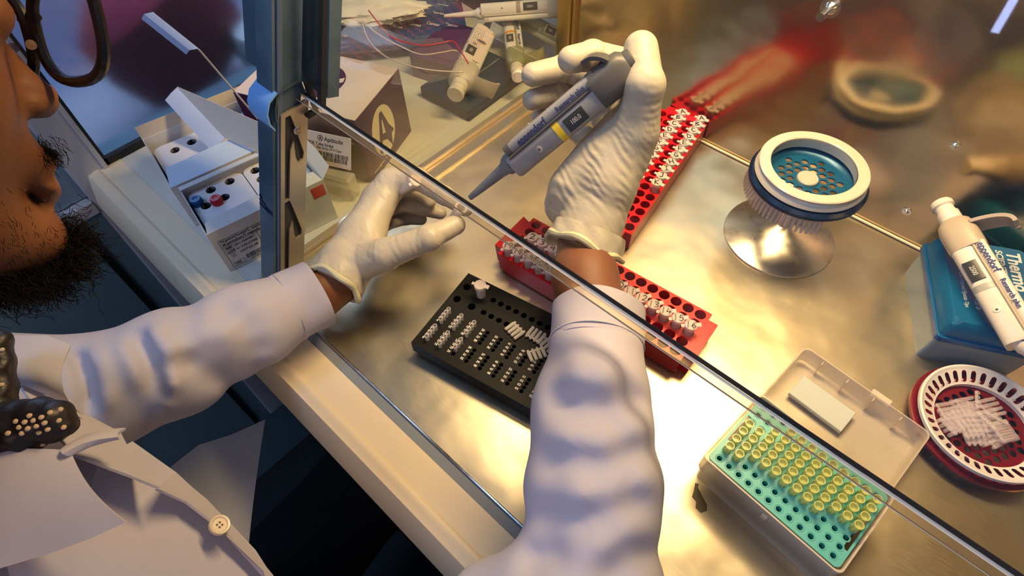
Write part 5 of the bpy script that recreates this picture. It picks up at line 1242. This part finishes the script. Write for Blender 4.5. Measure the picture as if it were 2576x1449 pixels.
sheet('coat_tail', lerp_rows(poly_px([(430, 1175, 640), (500, 1120, 655), (580, 1095, 665), (668, 1056, 675)]), poly_px([(540, 1440, 620), (580, 1440, 625), (606, 1440, 630), (618, 1440, 635)]), 10, 4, tocam), mat('coat shade side', (0.55, 0.56, 0.62), .75, bump=[(1500, .00006)]), coat, label='hanging open front of the coat')  # bluer copy of the coat cloth, blue shade put into its colour
# patterned neck scarf
scarf = mat('black scarf', (0.012, 0.008, 0.010), .45, bump=[(120, .001)])
SF = Field(D3(70, 1020, 350)-np.array([120, 120, 90]), D3(70, 1020, 350)+np.array([120, 120, 90]), 1.8)
SF.cap(D3(-80, 1085, 345), D3(40, 1075, 340), 15, 14, 4).cap(D3(40, 1070, 340), D3(130, 1058, 340), 14, 12, 4).cap(D3(-60, 1120, 340), D3(60, 1105, 336), 9, 9, 4).cap(D3(120, 1040, 342), D3(160, 1065, 340), 9, 6.5, 4).cap(D3(-10, 860, 360), D3(-10, 1020, 350), 9, 11, 4)
SF.warp(lambda X, Y, Z: 1.3*np.sin(X*.35+Y*.2)*np.sin(Z*.3+Y*.25))
sc_ = SF.build('scarf', scarf, pers, label='black scarf with pale beads')
bead = mat('pale bead', (0.70, 0.50, 0.30), .3); k = 0; random.seed(11)
for (u, v) in [(40, 1060), (48, 1075), (62, 1062), (70, 1078), (55, 1090), (84, 1058), (92, 1072), (104, 1050), (112, 1064), (120, 1080), (126, 1038), (148, 1058), (152, 1030), (108, 1118), (160, 1075), (5, 880), (4, 968), (20, 1090), (74, 1046), (98, 1088)]:
    d0 = ray(u, v); p = CAM+d0*(326 if v > 1000 else 350); dd = Vector(d0).normalized()
    hit = sc_.ray_cast(Vector(p*0.001)-dd*.03, dd)
    if hit[0]: p = np.array(hit[1])*1000
    b = MB(); b.lathe([(0, -1.3), (1.2, -.8), (1.6, 0), (1.2, .8), (0, 1.3)], 10); o = b.build('bead', bead, sc_, loc=tuple(p))
# beard and moustache: curled hairs rooted on the skin
hair = mat('dark curly hair', (0.006, 0.004, 0.0035), .7, spec=0.12)
def hairs(name, seeds, n, length, curl, r=.28):
    b = MB()
    for i in range(n):
        c_, s_, dirn = random.choice(seeds); p = np.array(c_)+np.array([random.gauss(0, s_[j]) for j in range(3)]) @ np.array(AX)
        d = np.array(dirn)+np.array([random.gauss(0, .35) for _ in range(3)]); d /= np.linalg.norm(d); s1 = np.cross(d, [.3, .5, .8]); s1 /= np.linalg.norm(s1); s2 = np.cross(d, s1)
        L_ = length*random.uniform(.5, 1.15); cr = curl*random.uniform(.5, 1.3); ph = random.uniform(0, 6.28); w_ = random.uniform(.35, .7)
        b.tube([p+d*L_*t+s1*cr*math.sin(w_*L_*t+ph)*min(1, t*3)+s2*cr*math.cos(w_*L_*t+ph)*min(1, t*3) for t in [q/9 for q in range(10)]], r, 3, caps=False)
    return b.build(name, hair, pers)
def v_(f_, l_, u_): return fw*f_+lf*l_+up*u_
hairs('beard', [(Hp(88, 0, -102), (4, 11, 5), v_(.6, 0, -.8)), (Hp(78, 4, -108), (6, 12, 4), v_(.5, 0, -1)), (Hp(92, 0, -96), (3, 8, 5), v_(1, 0, -.4)), (Hp(66, -10, -108), (9, 10, 4), v_(.3, -.1, -1))], 2600, 12.5, 2.2, .15)
hairs('moustache', [(Hp(93, 0, -53), (1.5, 12, 2.5), v_(.5, 0, -1)), (Hp(90, -14, -55), (2, 4, 2), v_(.5, -.3, -1))], 600, 4.5, .4, .13)
hairs('stubble', [(Hp(56, -40, -86), (14, 5, 8), v_(.2, -.4, -1)), (Hp(72, -24, -96), (9, 6, 6), v_(.3, -.3, -1))], 300, 2.4, .3, .11)
b = MB()   # scalp hair
HF = Field(HC-120, HC+130, 3.5); HF.ell(Hp(-18, 0, 34), (98, 80, 88), 8, AX); HF.half(Hp(48, 0, 40), fw*.8-up*.55); HF.build('hair', hair, pers)
# spectacles
gt = math.radians(11)
blackf = mat('spectacle frame', (0.012, 0.009, 0.008), .3); lensm = pane_mat('spectacle lens', tint=(.93, .95, .98), boost=1.6, haze=.03)
gf = fw*math.cos(gt)+lf*math.sin(gt); gl = lf*math.cos(gt)-fw*math.sin(gt); GC = HC+fw*102-gf*102
def Gp(f_, l_, u_): return GC+gf*f_+gl*l_+up*u_
sp_ = thing('spectacles', 'dark framed spectacles worn by the person', 'spectacles')
def rim(cl, name):
    pts = []
    for q in range(41):
        a = 2*math.pi*q/40; x = 28*math.copysign(abs(math.cos(a))**.75, math.cos(a)); y = 22*math.copysign(abs(math.sin(a))**.75, math.sin(a)); pts.append(Gp(103+ (-.006*(cl+x)**2*.35), cl+x, y-3))
    b = MB(); b.tube(pts, 2.5, 8, caps=False); o = b.build('rim', blackf, sp_)
    b = MB(); b.add([Gp(104-.006*(cl)**2*.35, cl, -3)]+pts[:-1], [(0, i+1, (i+1) % 40+1) for i in range(40)], 0, smooth=True); b.build('lens', lensm, o)
rim(31, 'l'); rim(-31, 'r')
b = MB(); b.tube([Gp(103, -7, 4), Gp(105, 0, 7), Gp(103, 7, 4)], 1.6, 8); b.build('bridge', blackf, sp_)
for s_ in (-1, 1):
    b = MB(); b.lathe([(0, -.8), (2.2, -.5), (2.2, .5), (0, .8)], 12, 0, frame(Vector(Gp(97, s_*7, -8)), Vector(up), Vector(fw))); b.build('nose_pad', mat('nose pad', (.35, .2, .12), .2, alpha=.6), sp_)
    b = MB(); b.tube([Gp(99, s_*56, 8), Gp(94, s_*66, 9), Gp(30, s_*78, 6), Gp(-12, s_*80, 0), Gp(-28, s_*80, -14)], 1.9, 8); b.build('temple_arm', blackf, sp_)
# trousers
PF = Field((-560, -620, -620), (140, 330, -180), 6)
PF.cap(HIP, HIP-[0, 0, 80], 118, 125, 20).chain([HIP-[90, 0, 90], np.array([-400, 60, -440.0]), np.array([-420, 200, -470.0])], [95, 80, 70], 20).chain([HIP+[70, 0, -90], np.array([-120, 30, -420.0]), np.array([-60, 180, -470.0])], [100, 85, 72], 20)
PF.build('trousers', mat('black trousers', (.004, .004, .005), .8), pers, smooth_it=1)
b = MB()
b.lathe([(0, 0), (170, 0), (180, -20), (175, -50), (30, -60), (30, -210), (0, -210)], 32); b.lathe([(0, -260), (200, -255), (200, -235), (30, -205)], 32)
st_ = thing('stool', 'dark round stool under the seated person, mostly out of sight', 'stool', (-270, -300, -625)); b.build('seat', black_rub, st_)
# the two microtubes in the left hand
def held(label, cap_c, base_c, open_=True, capdir=None):
    ax_ = (Vector(cap_c)-Vector(base_c)).normalized(); s_ = ax_.orthogonal(); T = frame(Vector(cap_c), s_, ax_.cross(s_))
    t = thing('microtube', label, 'tube', mtx=T, group='tubes in the left hand')
    tube_body(39, 5.1).build('tube_body', mat('clear tube plastic b', (0, 0, 0)), t); return t
held('open clear microtube pinched between left thumb and fingertip', at(1160, 522, 104), at(1128, 566, 74))
t = held('closed clear microtube tucked behind the left middle finger', at(1044, 455, 106), at(1008, 484, 84))
cap_mesh('', 0, 1.0).build('cap', [cap_pl, ink], t)
